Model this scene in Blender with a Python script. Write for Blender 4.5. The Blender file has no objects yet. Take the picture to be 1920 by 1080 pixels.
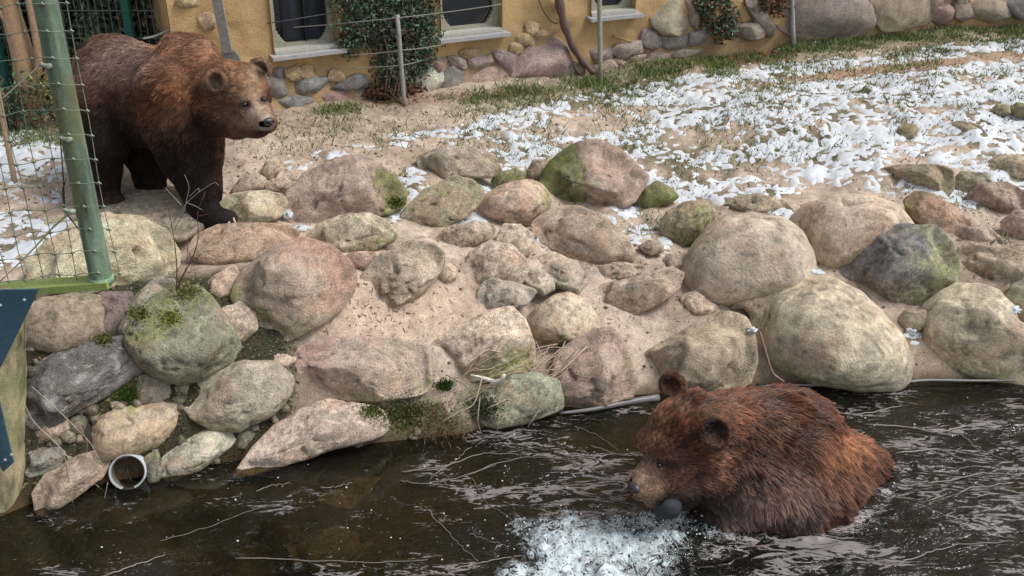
import bpy, math, random
import numpy as np
from mathutils import Vector, kdtree

random.seed(7)
RNG = np.random.default_rng(7)
C = bpy.context.scene.collection
SC = bpy.context.scene

# ------------------------------------------------------------------ camera
CAM_H, PITCH, F = 3.4, math.radians(27.0), 2000.0
cam_d = bpy.data.cameras.new('camera')
cam = bpy.data.objects.new('camera', cam_d)
C.objects.link(cam)
cam.location = (0, 0, CAM_H)
cam.rotation_euler = (math.radians(90) - PITCH, 0, 0)
cam_d.sensor_width = 36
cam_d.lens = 36 * F / 1920
cam_d.clip_end = 1000
SC.camera = cam
SC.render.resolution_x, SC.render.resolution_y = 1024, 576

# ------------------------------------------------------------------ daylight
SUN_EL, SUN_AZ = 56.0, 98.0        # azimuth: clockwise from +Y
w = bpy.data.worlds.new('World')
SC.world = w
w.use_nodes = True
nt = w.node_tree
nt.nodes.clear()
sky = nt.nodes.new('ShaderNodeTexSky')
sky.sky_type = 'NISHITA'
sky.sun_disc = False
sky.sun_elevation = math.radians(SUN_EL)
sky.sun_rotation = math.radians(SUN_AZ)
sky.dust_density = 3.0
hs = nt.nodes.new('ShaderNodeHueSaturation')
hs.inputs['Saturation'].default_value = 0.28
bg = nt.nodes.new('ShaderNodeBackground')
bg.inputs['Strength'].default_value = 0.10
wo = nt.nodes.new('ShaderNodeOutputWorld')
nt.links.new(sky.outputs[0], hs.inputs['Color'])
nt.links.new(hs.outputs[0], bg.inputs['Color'])
nt.links.new(bg.outputs[0], wo.inputs['Surface'])
sun_d = bpy.data.lights.new('sun', 'SUN')
sun_d.energy = 1.5
sun_d.angle = math.radians(22)
sun_d.color = (1.0, 0.96, 0.9)
sun = bpy.data.objects.new('sun', sun_d)
C.objects.link(sun)
_el, _az = math.radians(SUN_EL), math.radians(SUN_AZ)
sdir = Vector((math.sin(_az) * math.cos(_el), math.cos(_az) * math.cos(_el), math.sin(_el)))
sun.rotation_euler = sdir.to_track_quat('Z', 'Y').to_euler()
sun.location = (8, -4, 12)
SC.view_settings.view_transform = 'Standard'
SC.view_settings.look = 'None'
SC.view_settings.gamma = 1
SC.view_settings.use_curve_mapping = False
SC.view_settings.exposure = 0.74

# ------------------------------------------------------------------ noise (numpy)
def _hash(ix, iy, iz, seed):
    n = (ix.astype(np.uint32) * np.uint32(374761393) + iy.astype(np.uint32) * np.uint32(668265263)
         + iz.astype(np.uint32) * np.uint32(2147483647) + np.uint32((seed * 1274126177) & 0xffffffff))
    n = (n ^ (n >> np.uint32(13))) * np.uint32(1274126177)
    n = n ^ (n >> np.uint32(16))
    n = n * np.uint32(2246822519)
    n = n ^ (n >> np.uint32(15))
    return n.astype(np.float64) / 4294967295.0 * 2 - 1

def vnoise(p, seed=0):
    """value noise in -1..1; p is (N,3)"""
    p = np.asarray(p, float) + 1000.0
    i = np.floor(p).astype(np.int64)
    f = p - i
    f = f * f * f * (f * (f * 6 - 15) + 10)
    r = 0
    for dx in (0, 1):
        wx = f[:, 0] if dx else 1 - f[:, 0]
        for dy in (0, 1):
            wy = f[:, 1] if dy else 1 - f[:, 1]
            for dz in (0, 1):
                wz = f[:, 2] if dz else 1 - f[:, 2]
                r = r + wx * wy * wz * _hash(i[:, 0] + dx, i[:, 1] + dy, i[:, 2] + dz, seed)
    return r

def fbm(p, oct=4, seed=0, gain=0.5):
    p = np.asarray(p, float)
    r, a, s, t = 0, 1.0, 1.0, 0
    for k in range(oct):
        r = r + a * vnoise(p * s + k * 17.3, seed + k)
        t += a
        a *= gain
        s *= 2.03
    return r / t * 1.6

def ridged(p, oct=4, seed=0):
    p = np.asarray(p, float)
    r, a, s, t = 0, 1.0, 1.0, 0
    for k in range(oct):
        r = r + a * (1 - 2 * np.abs(vnoise(p * s + k * 9.1, seed + k)))
        t += a
        a *= 0.5
        s *= 2.1
    return r / t

def sst(a, b, x):
    t = np.clip((x - a) / (b - a), 0, 1)
    return t * t * (3 - 2 * t)

# ------------------------------------------------------------------ view rays (design aid: photo pixel -> place)
SP, CP = math.sin(PITCH), math.cos(PITCH)
def ray(u, v):
    a, b = (u - 960) / F, (v - 540) / F
    return np.array([a, CP - b * SP, -SP - b * CP])

def at_y(u, v, Y):
    d = ray(u, v)
    return np.array([0, 0, CAM_H]) + d * (Y / d[1])

def at_z(u, v, Z):
    d = ray(u, v)
    return np.array([0, 0, CAM_H]) + d * ((Z - CAM_H) / d[2])

def to_px(P):
    P = np.asarray(P, float)
    q = P - np.array([0, 0, CAM_H])
    dep = q[..., 1] * CP - q[..., 2] * SP
    return 960 + F * q[..., 0] / dep, 540 - F * (q[..., 1] * SP + q[..., 2] * CP) / dep

def depth_of(P):
    return P[1] * CP - (P[2] - CAM_H) * SP

# ------------------------------------------------------------------ object helpers
def tag(o, label=None, cat=None, group=None, kind=None):
    if label: o['label'] = label
    if cat: o['category'] = cat
    if group: o['group'] = group
    if kind: o['kind'] = kind
    return o

def mesh_np(name, V, faces, mat=None, parent=None, cols=None, smooth=True, fattr=None):
    """faces: (M,3) or (M,4) int array, or list of such arrays"""
    V = np.asarray(V, np.float32)
    if not isinstance(faces, list):
        faces = [faces]
    faces = [np.asarray(f, np.int32) for f in faces if len(f)]
    me = bpy.data.meshes.new(name)
    me.vertices.add(len(V))
    me.vertices.foreach_set('co', V.ravel())
    tot = sum(f.size for f in faces)
    npol = sum(len(f) for f in faces)
    me.loops.add(tot)
    me.loops.foreach_set('vertex_index', np.concatenate([f.ravel() for f in faces]))
    me.polygons.add(npol)
    sizes = np.concatenate([np.full(len(f), f.shape[1], np.int32) for f in faces])
    st = np.zeros(npol, np.int32)
    st[1:] = np.cumsum(sizes)[:-1]
    me.polygons.foreach_set('loop_start', st)
    me.polygons.foreach_set('loop_total', sizes)
    me.update(calc_edges=True)
    if smooth:
        me.shade_smooth()
    else:
        me.shade_flat()
    if cols is not None:
        ca = me.attributes.new('Col', 'FLOAT_COLOR', 'POINT')
        c4 = np.ones((len(V), 4), np.float32)
        c4[:, :3] = cols
        ca.data.foreach_set('color', c4.ravel())
    if fattr:
        for k, a in fattr.items():
            fa = me.attributes.new(k, 'FLOAT', 'POINT')
            fa.data.foreach_set('value', np.asarray(a, np.float32))
    if mat is not None:
        me.materials.append(mat)
    o = bpy.data.objects.new(name, me)
    C.objects.link(o)
    if parent is not None:
        o.parent = parent
    return o

def empty(name, loc=(0, 0, 0)):
    o = bpy.data.objects.new(name, None)
    o.location = loc
    C.objects.link(o)
    return o

def recenter(o, org):
    """put the object's origin at org (world), geometry unmoved"""
    org = Vector(org)
    me = o.data
    n = len(me.vertices)
    a = np.empty(n * 3, np.float32)
    me.vertices.foreach_get('co', a)
    a = a.reshape(-1, 3) - np.array(org, np.float32)
    me.vertices.foreach_set('co', a.ravel())
    o.location = org
    return o

def under(parent_loc, V):
    return np.asarray(V, float) - np.asarray(parent_loc, float)

def tube(path, rad, n=6, close=True):
    """path (K,3), rad scalar or (K,) -> V, quads"""
    P = np.asarray(path, float)
    K = len(P)
    R = np.full(K, rad, float) if np.isscalar(rad) else np.asarray(rad, float)
    T = np.gradient(P, axis=0)
    T /= np.linalg.norm(T, axis=1)[:, None] + 1e-12
    ref = np.array([0.0, 0, 1]) if abs(T[0, 2]) < 0.9 else np.array([1.0, 0, 0])
    V = []
    Nn = np.cross(T[0], ref)
    Nn /= np.linalg.norm(Nn)
    for k in range(K):
        Nn = Nn - T[k] * np.dot(Nn, T[k])
        Nn /= np.linalg.norm(Nn) + 1e-12
        B = np.cross(T[k], Nn)
        a = np.arange(n) * 2 * np.pi / n
        V.append(P[k] + R[k] * (np.cos(a)[:, None] * Nn + np.sin(a)[:, None] * B))
    V = np.concatenate(V)
    q = []
    for k in range(K - 1):
        for j in range(n):
            q.append((k * n + j, k * n + (j + 1) % n, (k + 1) * n + (j + 1) % n, (k + 1) * n + j))
    q = np.array(q, int)
    tr = []
    if close:
        V = np.concatenate([V, P[:1], P[-1:]])
        a, b = K * n, K * n + 1
        for j in range(n):
            tr.append((a, (j + 1) % n, j))
            tr.append((b, (K - 1) * n + j, (K - 1) * n + (j + 1) % n))
    return V, q, np.array(tr, int).reshape(-1, 3)

class MB:
    """collects geometry into one mesh"""
    def __init__(s):
        s.V, s.Q, s.T, s.Cc, s.n = [], [], [], [], 0
    def add(s, V, q=None, t=None, col=(1, 1, 1)):
        V = np.asarray(V, float)
        if q is not None and len(q): s.Q.append(np.asarray(q) + s.n)
        if t is not None and len(t): s.T.append(np.asarray(t) + s.n)
        c = np.asarray(col, float)
        s.Cc.append(np.tile(c, (len(V), 1)) if c.ndim == 1 else c)
        s.V.append(V)
        s.n += len(V)
    def tube(s, path, rad, n=6, col=(1, 1, 1)):
        V, q, t = tube(path, rad, n)
        s.add(V, q, t, col)
    def box(s, c, ax, ay, az, col=(1, 1, 1)):
        """centre and three half-axis vectors"""
        c, ax, ay, az = map(lambda a: np.asarray(a, float), (c, ax, ay, az))
        V = [c + i * ax + j * ay + k * az for i in (-1, 1) for j in (-1, 1) for k in (-1, 1)]
        q = [(0, 1, 3, 2), (4, 6, 7, 5), (0, 4, 5, 1), (2, 3, 7, 6), (0, 2, 6, 4), (1, 5, 7, 3)]
        s.add(V, q, None, col)
    def build(s, name, mat, parent=None, smooth=True, off=None):
        V = np.concatenate(s.V)
        if off is not None: V = V - np.asarray(off, float)
        fs = []
        if s.Q: fs.append(np.concatenate(s.Q))
        if s.T: fs.append(np.concatenate(s.T))
        return mesh_np(name, V, fs, mat, parent, np.concatenate(s.Cc), smooth)

# ------------------------------------------------------------------ materials
MATS = {}
def newmat(name):
    m = bpy.data.materials.new(name)
    m.use_nodes = True
    t = m.node_tree
    for n in list(t.nodes): t.nodes.remove(n)
    out = t.nodes.new('ShaderNodeOutputMaterial')
    return m, t, out

def vcol_mat(name, rough=0.85, bump=0.3, scale=60.0, dist=0.004, speck=0.35, speck_scale=None, spec=0.3, extra=None, sheen=0, dirt=0.0):
    """vertex colour x fine grain, with bump"""
    m, t, out = newmat(name)
    L = t.links.new
    p = t.nodes.new('ShaderNodeBsdfPrincipled')
    at = t.nodes.new('ShaderNodeAttribute'); at.attribute_name = 'Col'
    tc = t.nodes.new('ShaderNodeTexCoord')
    n1 = t.nodes.new('ShaderNodeTexNoise'); n1.inputs['Scale'].default_value = scale
    n1.inputs['Detail'].default_value = 9; n1.inputs['Roughness'].default_value = 0.68
    n2 = t.nodes.new('ShaderNodeTexNoise'); n2.inputs['Scale'].default_value = speck_scale or scale * 2.5
    n2.inputs['Detail'].default_value = 3; n2.inputs['Roughness'].default_value = 0.8
    L(tc.outputs['Object'], n1.inputs['Vector']); L(tc.outputs['Object'], n2.inputs['Vector'])
    mr = t.nodes.new('ShaderNodeMapRange')
    mr.inputs['From Min'].default_value = 0.3; mr.inputs['From Max'].default_value = 0.7
    mr.inputs['To Min'].default_value = 1 - speck; mr.inputs['To Max'].default_value = 1 + speck
    L(n2.outputs['Fac'], mr.inputs['Value'])
    mr1 = t.nodes.new('ShaderNodeMapRange')
    mr1.inputs['From Min'].default_value = 0.3; mr1.inputs['From Max'].default_value = 0.7
    mr1.inputs['To Min'].default_value = 1 - speck * .8; mr1.inputs['To Max'].default_value = 1 + speck * .8
    L(n1.outputs['Fac'], mr1.inputs['Value'])
    mm = t.nodes.new('ShaderNodeMath'); mm.operation = 'MULTIPLY'
    L(mr.outputs[0], mm.inputs[0]); L(mr1.outputs[0], mm.inputs[1])
    vm = t.nodes.new('ShaderNodeVectorMath'); vm.operation = 'SCALE'
    L(at.outputs['Color'], vm.inputs[0]); L(mm.outputs[0], vm.inputs['Scale'])
    L(vm.outputs[0], p.inputs['Base Color'])
    ad = t.nodes.new('ShaderNodeMath'); ad.operation = 'ADD'
    L(n1.outputs['Fac'], ad.inputs[0]); L(n2.outputs['Fac'], ad.inputs[1])
    b = t.nodes.new('ShaderNodeBump'); b.inputs['Strength'].default_value = bump; b.inputs['Distance'].default_value = dist
    L(ad.outputs[0], b.inputs['Height']); L(b.outputs[0], p.inputs['Normal'])
    p.inputs['Roughness'].default_value = rough
    p.inputs['Specular IOR Level'].default_value = spec
    if sheen:
        p.inputs['Sheen Weight'].default_value = sheen
    L(p.outputs[0], out.inputs['Surface'])
    MATS[name] = m
    return m

M_ROCK = vcol_mat('rock', 0.9, 0.9, 14, 0.022, 0.36, 95)
M_ROCK2 = vcol_mat('granite', 0.9, 0.8, 34, 0.010, 0.62, 150)
M_ROCK3 = vcol_mat('smooth_stone', 0.85, 0.6, 9, 0.018, 0.30, 60)
M_SOIL = vcol_mat('soil', 0.95, 0.6, 24, 0.012, 0.34, 110)
M_SNOW = vcol_mat('snow', 0.6, 0.7, 60, 0.006, 0.04)
M_PLASTER = vcol_mat('plaster', 0.9, 0.8, 42, 0.010, 0.12)
M_WOOD = vcol_mat('wood', 0.8, 0.6, 50, 0.004, 0.3)
M_PAINT = vcol_mat('paint', 0.65, 0.25, 30, 0.002, 0.18)
M_LEAF = vcol_mat('leaf', 0.6, 0.2, 60, 0.002, 0.25)
M_WIRE = vcol_mat('wire', 0.5, 0.2, 80, 0.001, 0.2, spec=0.5)
M_SKIN = vcol_mat('bear_skin', 0.8, 0.5, 70, 0.003, 0.25)
M_WET = vcol_mat('wet', 0.28, 0.4, 90, 0.002, 0.2, spec=0.5)
# ------------------------------------------------------------------ terrain shape
_SHP = [(-400, 1060), (-100, 1010), (60, 945), (200, 905), (440, 865), (720, 830), (870, 815), (1030, 765), (1200, 742), (1420, 722), (1700, 716), (1920, 711), (2300, 700)]
_SHW = np.array([at_z(u, v, 0.0)[:2] for u, v in _SHP])
def shore(x):
    return np.interp(x, _SHW[:, 0], _SHW[:, 1])

MOUNDS = []
def height(x, y, detail=True):
    x = np.asarray(x, float); y = np.asarray(y, float)
    d = y - shore(x)
    top = np.interp(x, [-3.0, -1.7, -1.1, -0.3, 0.6, 1.2, 2.2, 4], [0.86, 0.84, 0.80, 0.70, 0.62, 0.46, 0.42, 0.45])
    run = np.interp(x, [-3.0, -1.7, -1.1, -0.3, 0.6, 1.2, 2.2, 4], [0.55, 0.62, 0.85, 1.05, 1.1, 0.85, 0.85, 0.9])
    t = np.clip(d / run, 0, 1)
    up = top * (1 - (1 - t) ** 1.6)
    rest = (1.0 - top) * sst(0, 1, (d - run) / 2.4)
    h = up + rest
    # under water: a shelf at the foot, then the pond bed
    dn = -0.10 - 0.42 * sst(0.1, 1.0, -d) - 0.25 * sst(1.0, 3.0, -d)
    k = sst(-0.05, 0.02, d)
    h = np.where(d > 0.02, h, h * k + dn * (1 - k))
    h = np.where(y < -6, -0.77 + 1.8 * sst(-6, -9, y), h)
    if detail:
        P = np.stack([x.ravel(), y.ravel(), np.zeros(x.size)], 1)
        near = (np.abs(P[:, 0]) < 9) & (P[:, 1] > 1) & (P[:, 1] < 16)
        n = np.zeros(x.size)
        Q = P[near]
        n[near] = 0.045 * fbm(Q * 1.5, 3, 3) + 0.020 * fbm(Q * 6.0, 3, 5) + 0.010 * ridged(Q * 16.0, 2, 8) * 0.6
        if MOUNDS:
            mo = np.zeros(len(Q))
            for (mx, my, ms, mh) in MOUNDS:
                k_ = (np.abs(Q[:, 0] - mx) < 2.4 * ms) & (np.abs(Q[:, 1] - my) < 2.4 * ms)
                r2 = ((Q[k_, 0] - mx) ** 2 + (Q[k_, 1] - my) ** 2) / (ms * ms)
                mo[k_] = np.maximum(mo[k_], mh * np.exp(-r2 ** 1.5 * .35))
            n[near] += mo
        h = h + n.reshape(x.shape) * sst(0.0, 0.4, np.abs(d) + 0.05)
    return h

def hit(u, v, Y0=3.5):
    """where the view ray of a photo pixel meets the ground"""
    d = ray(u, v)
    Y = np.arange(Y0, 14, 0.01)
    t = Y / d[1]
    X = d[0] * t
    Z = CAM_H + d[2] * t
    H = height(X, Y, False)
    idx = np.nonzero(Z <= np.maximum(H, 0.0))[0]
    i = idx[0] if len(idx) else len(Y) - 1
    return np.array([X[i], Y[i], Z[i]])

def axis(lo, hi, step, far):
    core = np.arange(lo, hi + step / 2, step)
    tail, s, a = [], step, hi
    while a < far:
        s *= 1.35; a += s; tail.append(a)
    head, s, a = [], step, lo
    while a > -far:
        s *= 1.35; a -= s; head.append(a)
    return np.array(head[::-1] + list(core) + tail)

GX = axis(-4.6, 5.6, 0.02, 150)
GY = axis(3.0, 10.9, 0.02, 150)
XX, YY = np.meshgrid(GX, GY)
HH = height(XX, YY)
nx, ny = len(GX), len(GY)
GIDX = np.arange(nx * ny).reshape(ny, nx)
GQ = np.stack([GIDX[:-1, :-1].ravel(), GIDX[:-1, 1:].ravel(), GIDX[1:, 1:].ravel(), GIDX[1:, :-1].ravel()], 1)
GV = np.stack([XX.ravel(), YY.ravel(), HH.ravel()], 1)
PU, PV = to_px(GV)            # where each ground point falls in the photo (used to lay out snow and grass)
infront = (GV[:, 1] * CP - (GV[:, 2] - CAM_H) * SP) > 0.5
PU = np.where(infront, PU, -9999); PV = np.where(infront, PV, -9999)

def blobs(u, v, lst):
    m = np.zeros(u.shape)
    for (cu, cv, ru, rv, rot, a) in lst:
        c, s = math.cos(math.radians(rot)), math.sin(math.radians(rot))
        du, dv = u - cu, v - cv
        x, y = (du * c + dv * s) / ru, (-du * s + dv * c) / rv
        m = np.maximum(m, a * np.exp(-(x * x + y * y) ** 2 * 0.7)) if a > 0 else m + a * np.exp(-(x * x + y * y) ** 2 * .7)
    return m

def edge(u, pts):
    pts = np.array(pts, float)
    return np.interp(u, pts[:, 0], pts[:, 1])

# ------------------------------------------------------------------ where snow and grass lie
_inv = (PU > -400) & (PU < 2400) & (PV > -200) & (PV < 700) & (GV[:, 1] < 13)
def snow_density(u, v):
    top = edge(u, [(420, 300), (600, 275), (720, 250), (900, 222), (1000, 190), (1130, 165), (1300, 135), (1480, 112), (1700, 95), (1920, 62), (2300, 20)])
    bot = edge(u, [(420, 300), (600, 290), (780, 272), (900, 270), (1000, 290), (1080, 330), (1160, 400), (1300, 385), (1400, 352), (1560, 345), (1640, 330), (1700, 300), (1920, 330), (2300, 330)])
    D = 0.78 * sst(-5, 14, v - top) * sst(-8, 22, bot - v)
    D = D * np.interp(u, [400, 700, 900, 1200], [0.30, 0.55, 0.8, 1.0])
    D = D + blobs(u, v, [(1680, 128, 300, 9, -6.5, -.8), (1330, 260, 110, 20, -3, -.62), (1120, 225, 90, 26, -8, -.65), (980, 250, 60, 12, 0, -.35),
                         (1440, 172, 70, 8, -4, -.4), (1600, 190, 90, 7, 0, -.3), (1740, 205, 70, 9, 0, -.4), (1280, 320, 90, 22, 5, -.35), (1460, 318, 80, 16, 0, -.5),
                         (1800, 150, 90, 9, -5, -.3), (1800, 280, 60, 8, 0, -.6), (1250, 205, 50, 10, 0, -.3)])
    E = blobs(u, v, [(960, 300, 85, 22, -12, .8), (1150, 405, 60, 14, -15, .8), (1195, 372, 22, 26, 30, .75), (860, 410, 55, 13, -5, .8), (925, 360, 40, 18, 20, .7),
                     (775, 350, 26, 34, 0, .75), (740, 400, 14, 20, 0, .6), (540, 400, 14, 16, 0, .8), (565, 428, 22, 8, 0, .7), (620, 292, 30, 9, 0, .6), (560, 310, 40, 8, 0, .35),
                     (1400, 362, 90, 18, -4, .75), (1465, 402, 26, 14, 0, .7), (1720, 352, 100, 20, 10, .8), (1640, 350, 90, 10, 8, .7), (1810, 375, 60, 16, 12, .8), (1860, 320, 90, 10, 12, .8), (1900, 345, 50, 10, 15, .7),
                     (1250, 450, 16, 24, 0, .6), (1200, 440, 40, 18, 0, .35), (1030, 447, 26, 9, 0, .7), (1525, 515, 16, 22, 0, .7), (1410, 615, 14, 14, 0, .9), (1710, 620, 14, 22, 0, .9), (1895, 580, 16, 12, 0, .7),
                     (20, 300, 120, 50, 0, .85), (60, 370, 50, 12, 0, .3), (20, 420, 60, 22, 0, .8), (120, 430, 70, 16, -12, .85), (20, 470, 80, 22, -10, .9), (240, 405, 60, 8, 0, .6),
                     (1420, 90, 160, 10, -8, .25)])
    return np.maximum(D, E)
def grass_density(u, v):
    g0 = edge(u, [(480, 240), (640, 225), (850, 195), (960, 175), (1130, 152), (1300, 120), (1480, 92), (1700, 74), (1920, 52), (2300, 20)])
    D = 1.0 * np.exp(-((v - g0) / 16.0) ** 2) * np.interp(u, [480, 700, 900, 1100, 1500], [0.05, 0.2, 0.7, 1, 1])
    D = np.maximum(D, 0.5 * np.exp(-((v - g0 - 22) / 22.0) ** 2) * np.interp(u, [480, 800, 1000], [0.08, .3, 1.0]))
    D = np.maximum(D, blobs(u, v, [(640, 205, 45, 10, -5, .8), (1400, 200, 600, 110, -8, .16), (560, 280, 60, 12, -10, .15), (1180, 420, 60, 25, 0, .3), (70, 250, 90, 22, 0, .7), (1860, 480, 60, 40, 0, .25),
                                   (1800, 360, 90, 20, 0, .25), (760, 250, 120, 22, -10, .12)]))
    return D
SD = np.zeros(len(GV)); GD = np.zeros(len(GV))
SD[_inv] = snow_density(PU[_inv], PV[_inv])
GD[_inv] = grass_density(PU[_inv], PV[_inv])
# small-scale patchiness of the snow
mask = np.full(len(GV), -1.0)
ii = np.nonzero(SD > 0.05)[0]
Q = GV[ii] * np.array([1, 1, 0])
nz = 0.45 * fbm(Q * np.array([4.0, 7.0, 1]), 2, 21) + 0.7 * fbm(Q * np.array([11.0, 20.0, 1]), 2, 25) + 1.0 * fbm(Q * np.array([30, 44, 1]), 1, 28)
mask[ii] = (SD[ii] - 0.575) * 2.0 + nz * 0.85
# ------------------------------------------------------------------ ground sheet
Pg = GV * np.array([1, 1, 0])
near = (np.abs(GV[:, 0]) < 7) & (GV[:, 1] > 2.5) & (GV[:, 1] < 14)
cA = np.array([0.50, 0.405, 0.33]); cB = np.array([0.32, 0.25, 0.195]); cC = np.array([0.52, 0.395, 0.305])
n1 = np.zeros(len(GV)); n2 = np.zeros(len(GV)); n3 = np.zeros(len(GV))
n1[near] = fbm(Pg[near] * 1.3, 3, 41); n2[near] = fbm(Pg[near] * 9, 3, 42); n3[near] = fbm(Pg[near] * 30, 2, 44)
t1 = np.clip(.42 + .75 * n1 + .6 * n2, 0, 1)[:, None]
col = cA * (1 - t1) + cB * t1
# orange sand in the middle, from the photo
om = blobs(PU, PV, [(750, 580, 170, 60, 0, .8), (500, 450, 130, 50, 0, .9), (620, 330, 200, 60, 0, .3)])[:, None]
col = col * (1 - om) + cC * om
# grass-stained earth, wet bank, dark soil in the stone stack, pond bed
gt = np.clip(GD * .8, 0, .8)[:, None] * np.clip(.8 + .5 * n2, 0, 1)[:, None]
col = col * (1 - gt) + np.array([0.10, 0.115, 0.045]) * gt
gs = np.clip(sst(.2, .6, SD) * (0.35 + .5 * n2 + .3 * n3), 0, .8)[:, None]
col = col * (1 - gs) + np.array([0.10, 0.10, 0.05]) * gs
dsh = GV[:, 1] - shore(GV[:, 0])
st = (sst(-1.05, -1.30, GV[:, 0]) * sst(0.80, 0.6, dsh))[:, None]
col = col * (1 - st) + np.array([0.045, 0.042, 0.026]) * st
mossg = blobs(PU, PV, [(780, 790, 120, 40, -8, .9), (720, 770, 60, 25, 0, .8), (240, 740, 60, 30, 0, .7), (880, 760, 80, 60, 0, .6)])[:, None] * np.clip(.6 + .8 * n2, 0, 1)[:, None]
col = col * (1 - mossg) + np.array([0.09, 0.12, 0.03]) * mossg
wet = (sst(0.10, -0.02, dsh))[:, None]
col = col * (1 - wet) + np.array([0.07, 0.045, 0.022]) * (1 + .5 * n2[:, None]) * wet
col = col * (1 + .14 * n3[:, None])
pathm = blobs(PU, PV, [(1680, 128, 330, 9, -6.5, .8)])[:, None]
col = col * (1 - pathm) + np.array([0.36, 0.25, 0.17]) * pathm
leafy = blobs(PU, PV, [(1380, 95, 110, 24, -5, .8), (740, 185, 90, 14, 0, .6), (900, 178, 120, 8, -6, .5)])[:, None]
col = col * (1 - leafy) + np.array([0.17, 0.085, 0.05]) * leafy
col = np.clip(col, 0.012, 1)
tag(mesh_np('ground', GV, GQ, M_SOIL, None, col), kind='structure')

# ------------------------------------------------------------------ snow
th = np.clip(mask * 0.020, -0.010, 0.010)
lump = np.zeros(len(GV)); lump[ii] = np.abs(fbm(Q * 24, 2, 31)) * 0.006
zS = GV[:, 2] + th + np.where(mask > 0, lump * np.clip(mask * 4, 0, 1), 0)
qm = (mask[GQ] > 0.0).any(1)
sq = GQ[qm]
used, inv = np.unique(sq, return_inverse=True)
SV = GV[used].copy(); SV[:, 2] = zS[used]
sc = np.tile(np.array([0.60, 0.635, 0.68]), (len(SV), 1))
sc = np.clip(sc * (1 + .10 * fbm(SV * 5, 2, 91) + .12 * fbm(SV * 40, 2, 92))[:, None], 0, .8)
tag(mesh_np('snow', SV, inv.reshape(sq.shape), M_SNOW, None, sc),
    'thin melting snow lying in patches over the sandy slope', 'snow', kind='stuff')

def gz(x, y):
    return float(height(np.array([x]), np.array([y]))[0])
def gzs(x, y):
    return height(x, y)

# ------------------------------------------------------------------ grass, dead leaves, straw
def blades(name, pts, hgt, wid, cols, lean, label, cat):
    n = len(pts)
    a = RNG.uniform(0, 2 * np.pi, n)
    b = RNG.uniform(0, 2 * np.pi, n)
    side = np.stack([np.cos(a), np.sin(a), np.zeros(n)], 1) * (wid * RNG.uniform(.6, 1.3, n))[:, None]
    tip = np.stack([np.cos(b) * lean, np.sin(b) * lean, np.ones(n)], 1) * (hgt)[:, None]
    V = np.stack([pts - side, pts + side, pts + tip * .55 + side * .6, pts + tip], 1).reshape(-1, 3)
    i = np.arange(n)[:, None] * 4
    T = np.concatenate([i + [0, 1, 2], i + [0, 2, 3]])
    cc = np.repeat(cols, 4, 0)
    return tag(mesh_np(name, V, T, M_LEAF, None, cc, False), label, cat, kind='stuff')

def scatter(n, dens, xr=(-4.4, 5.4), yr=(4.6, 10.9)):
    x = RNG.uniform(xr[0], xr[1], n); y = RNG.uniform(yr[0], yr[1], n)
    z = gzs(x, y)
    P = np.stack([x, y, z], 1)
    u, v = to_px(P)
    d = dens(u, v)
    pn = np.clip(.55 + .9 * fbm(P * np.array([4, 4, 0]), 2, 77), 0, 1.4)
    keep = (RNG.uniform(0, 1, n) < d * pn) & (u > -150) & (u < 2080) & (v > -60)
    return P[keep]
gp = scatter(620000, grass_density)
n = len(gp)
gcol = np.array([0.105, 0.15, 0.045]) * RNG.uniform(.5, 1.5, (n, 1)) + np.array([0.12, 0.10, 0.05]) * (RNG.uniform(0, 1, (n, 1)) ** 2) * .6
blades('grass', gp - [0, 0, .004], RNG.uniform(.02, .06, n), .0045, gcol, .7, 'short winter grass along the foot of the ochre wall', 'grass')

def scatter_in(n, lst):
    x = RNG.uniform(-4.4, 5.4, n); y = RNG.uniform(4.6, 10.9, n)
    z = gzs(x, y); P = np.stack([x, y, z], 1)
    u, v = to_px(P)
    return P[RNG.uniform(0, 1, n) < blobs(u, v, lst)]
def flat_leaves(name, pts, size, cols, label, cat, tilt=.5, parent=None, kind='stuff'):
    n = len(pts)
    nrm = RNG.normal(0, tilt, (n, 3)); nrm[:, 2] += 1
    nrm /= np.linalg.norm(nrm, axis=1)[:, None]
    r = RNG.normal(size=(n, 3))
    a = np.cross(nrm, r); a /= np.linalg.norm(a, axis=1)[:, None]
    b = np.cross(nrm, a)
    s = (size * RNG.uniform(.6, 1.35, n))[:, None]
    c = pts + nrm * s * .12
    V = np.stack([c - a * s, c - b * s * .5 + nrm * s * .18, c + a * s, c + b * s * .5 + nrm * s * .18], 1).reshape(-1, 3)
    i = np.arange(n)[:, None] * 4
    T = np.concatenate([i + [0, 1, 2], i + [0, 2, 3]])
    o = mesh_np(name, V, T, M_LEAF, parent, np.repeat(cols, 4, 0), False)
    if parent is None: tag(o, label, cat, kind=kind)
    else: o['kind'] = kind
    return o
lp = scatter_in(60000, [(1385, 95, 105, 26, -5, .95), (1330, 60, 60, 40, 0, .6), (740, 185, 90, 12, 0, .7), (880, 178, 120, 7, -6, .5), (1700, 78, 200, 8, -6, .15)])
n = len(lp)
lc = np.array([0.22, 0.085, 0.045]) * RNG.uniform(.35, 1.5, (n, 1)) + np.array([0.12, 0.09, 0.05]) * RNG.uniform(0, 1, (n, 1))
flat_leaves('fallen_leaves', lp, .018, lc, 'reddish brown fallen leaves gathered at the foot of the wall', 'leaves')
# dark leaf bits and straw lying in the snow
dp = scatter(42000, lambda u, v: np.clip(snow_density(u, v), 0, 1) * .75)
n = len(dp)
dc = np.array([0.045, 0.045, 0.03]) * RNG.uniform(.3, 1.6, (n, 1))
flat_leaves('leaf_litter', dp + [0, 0, .020], .011, dc, 'dark bits of dead leaf poking through the snow', 'leaf litter', .8)
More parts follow.
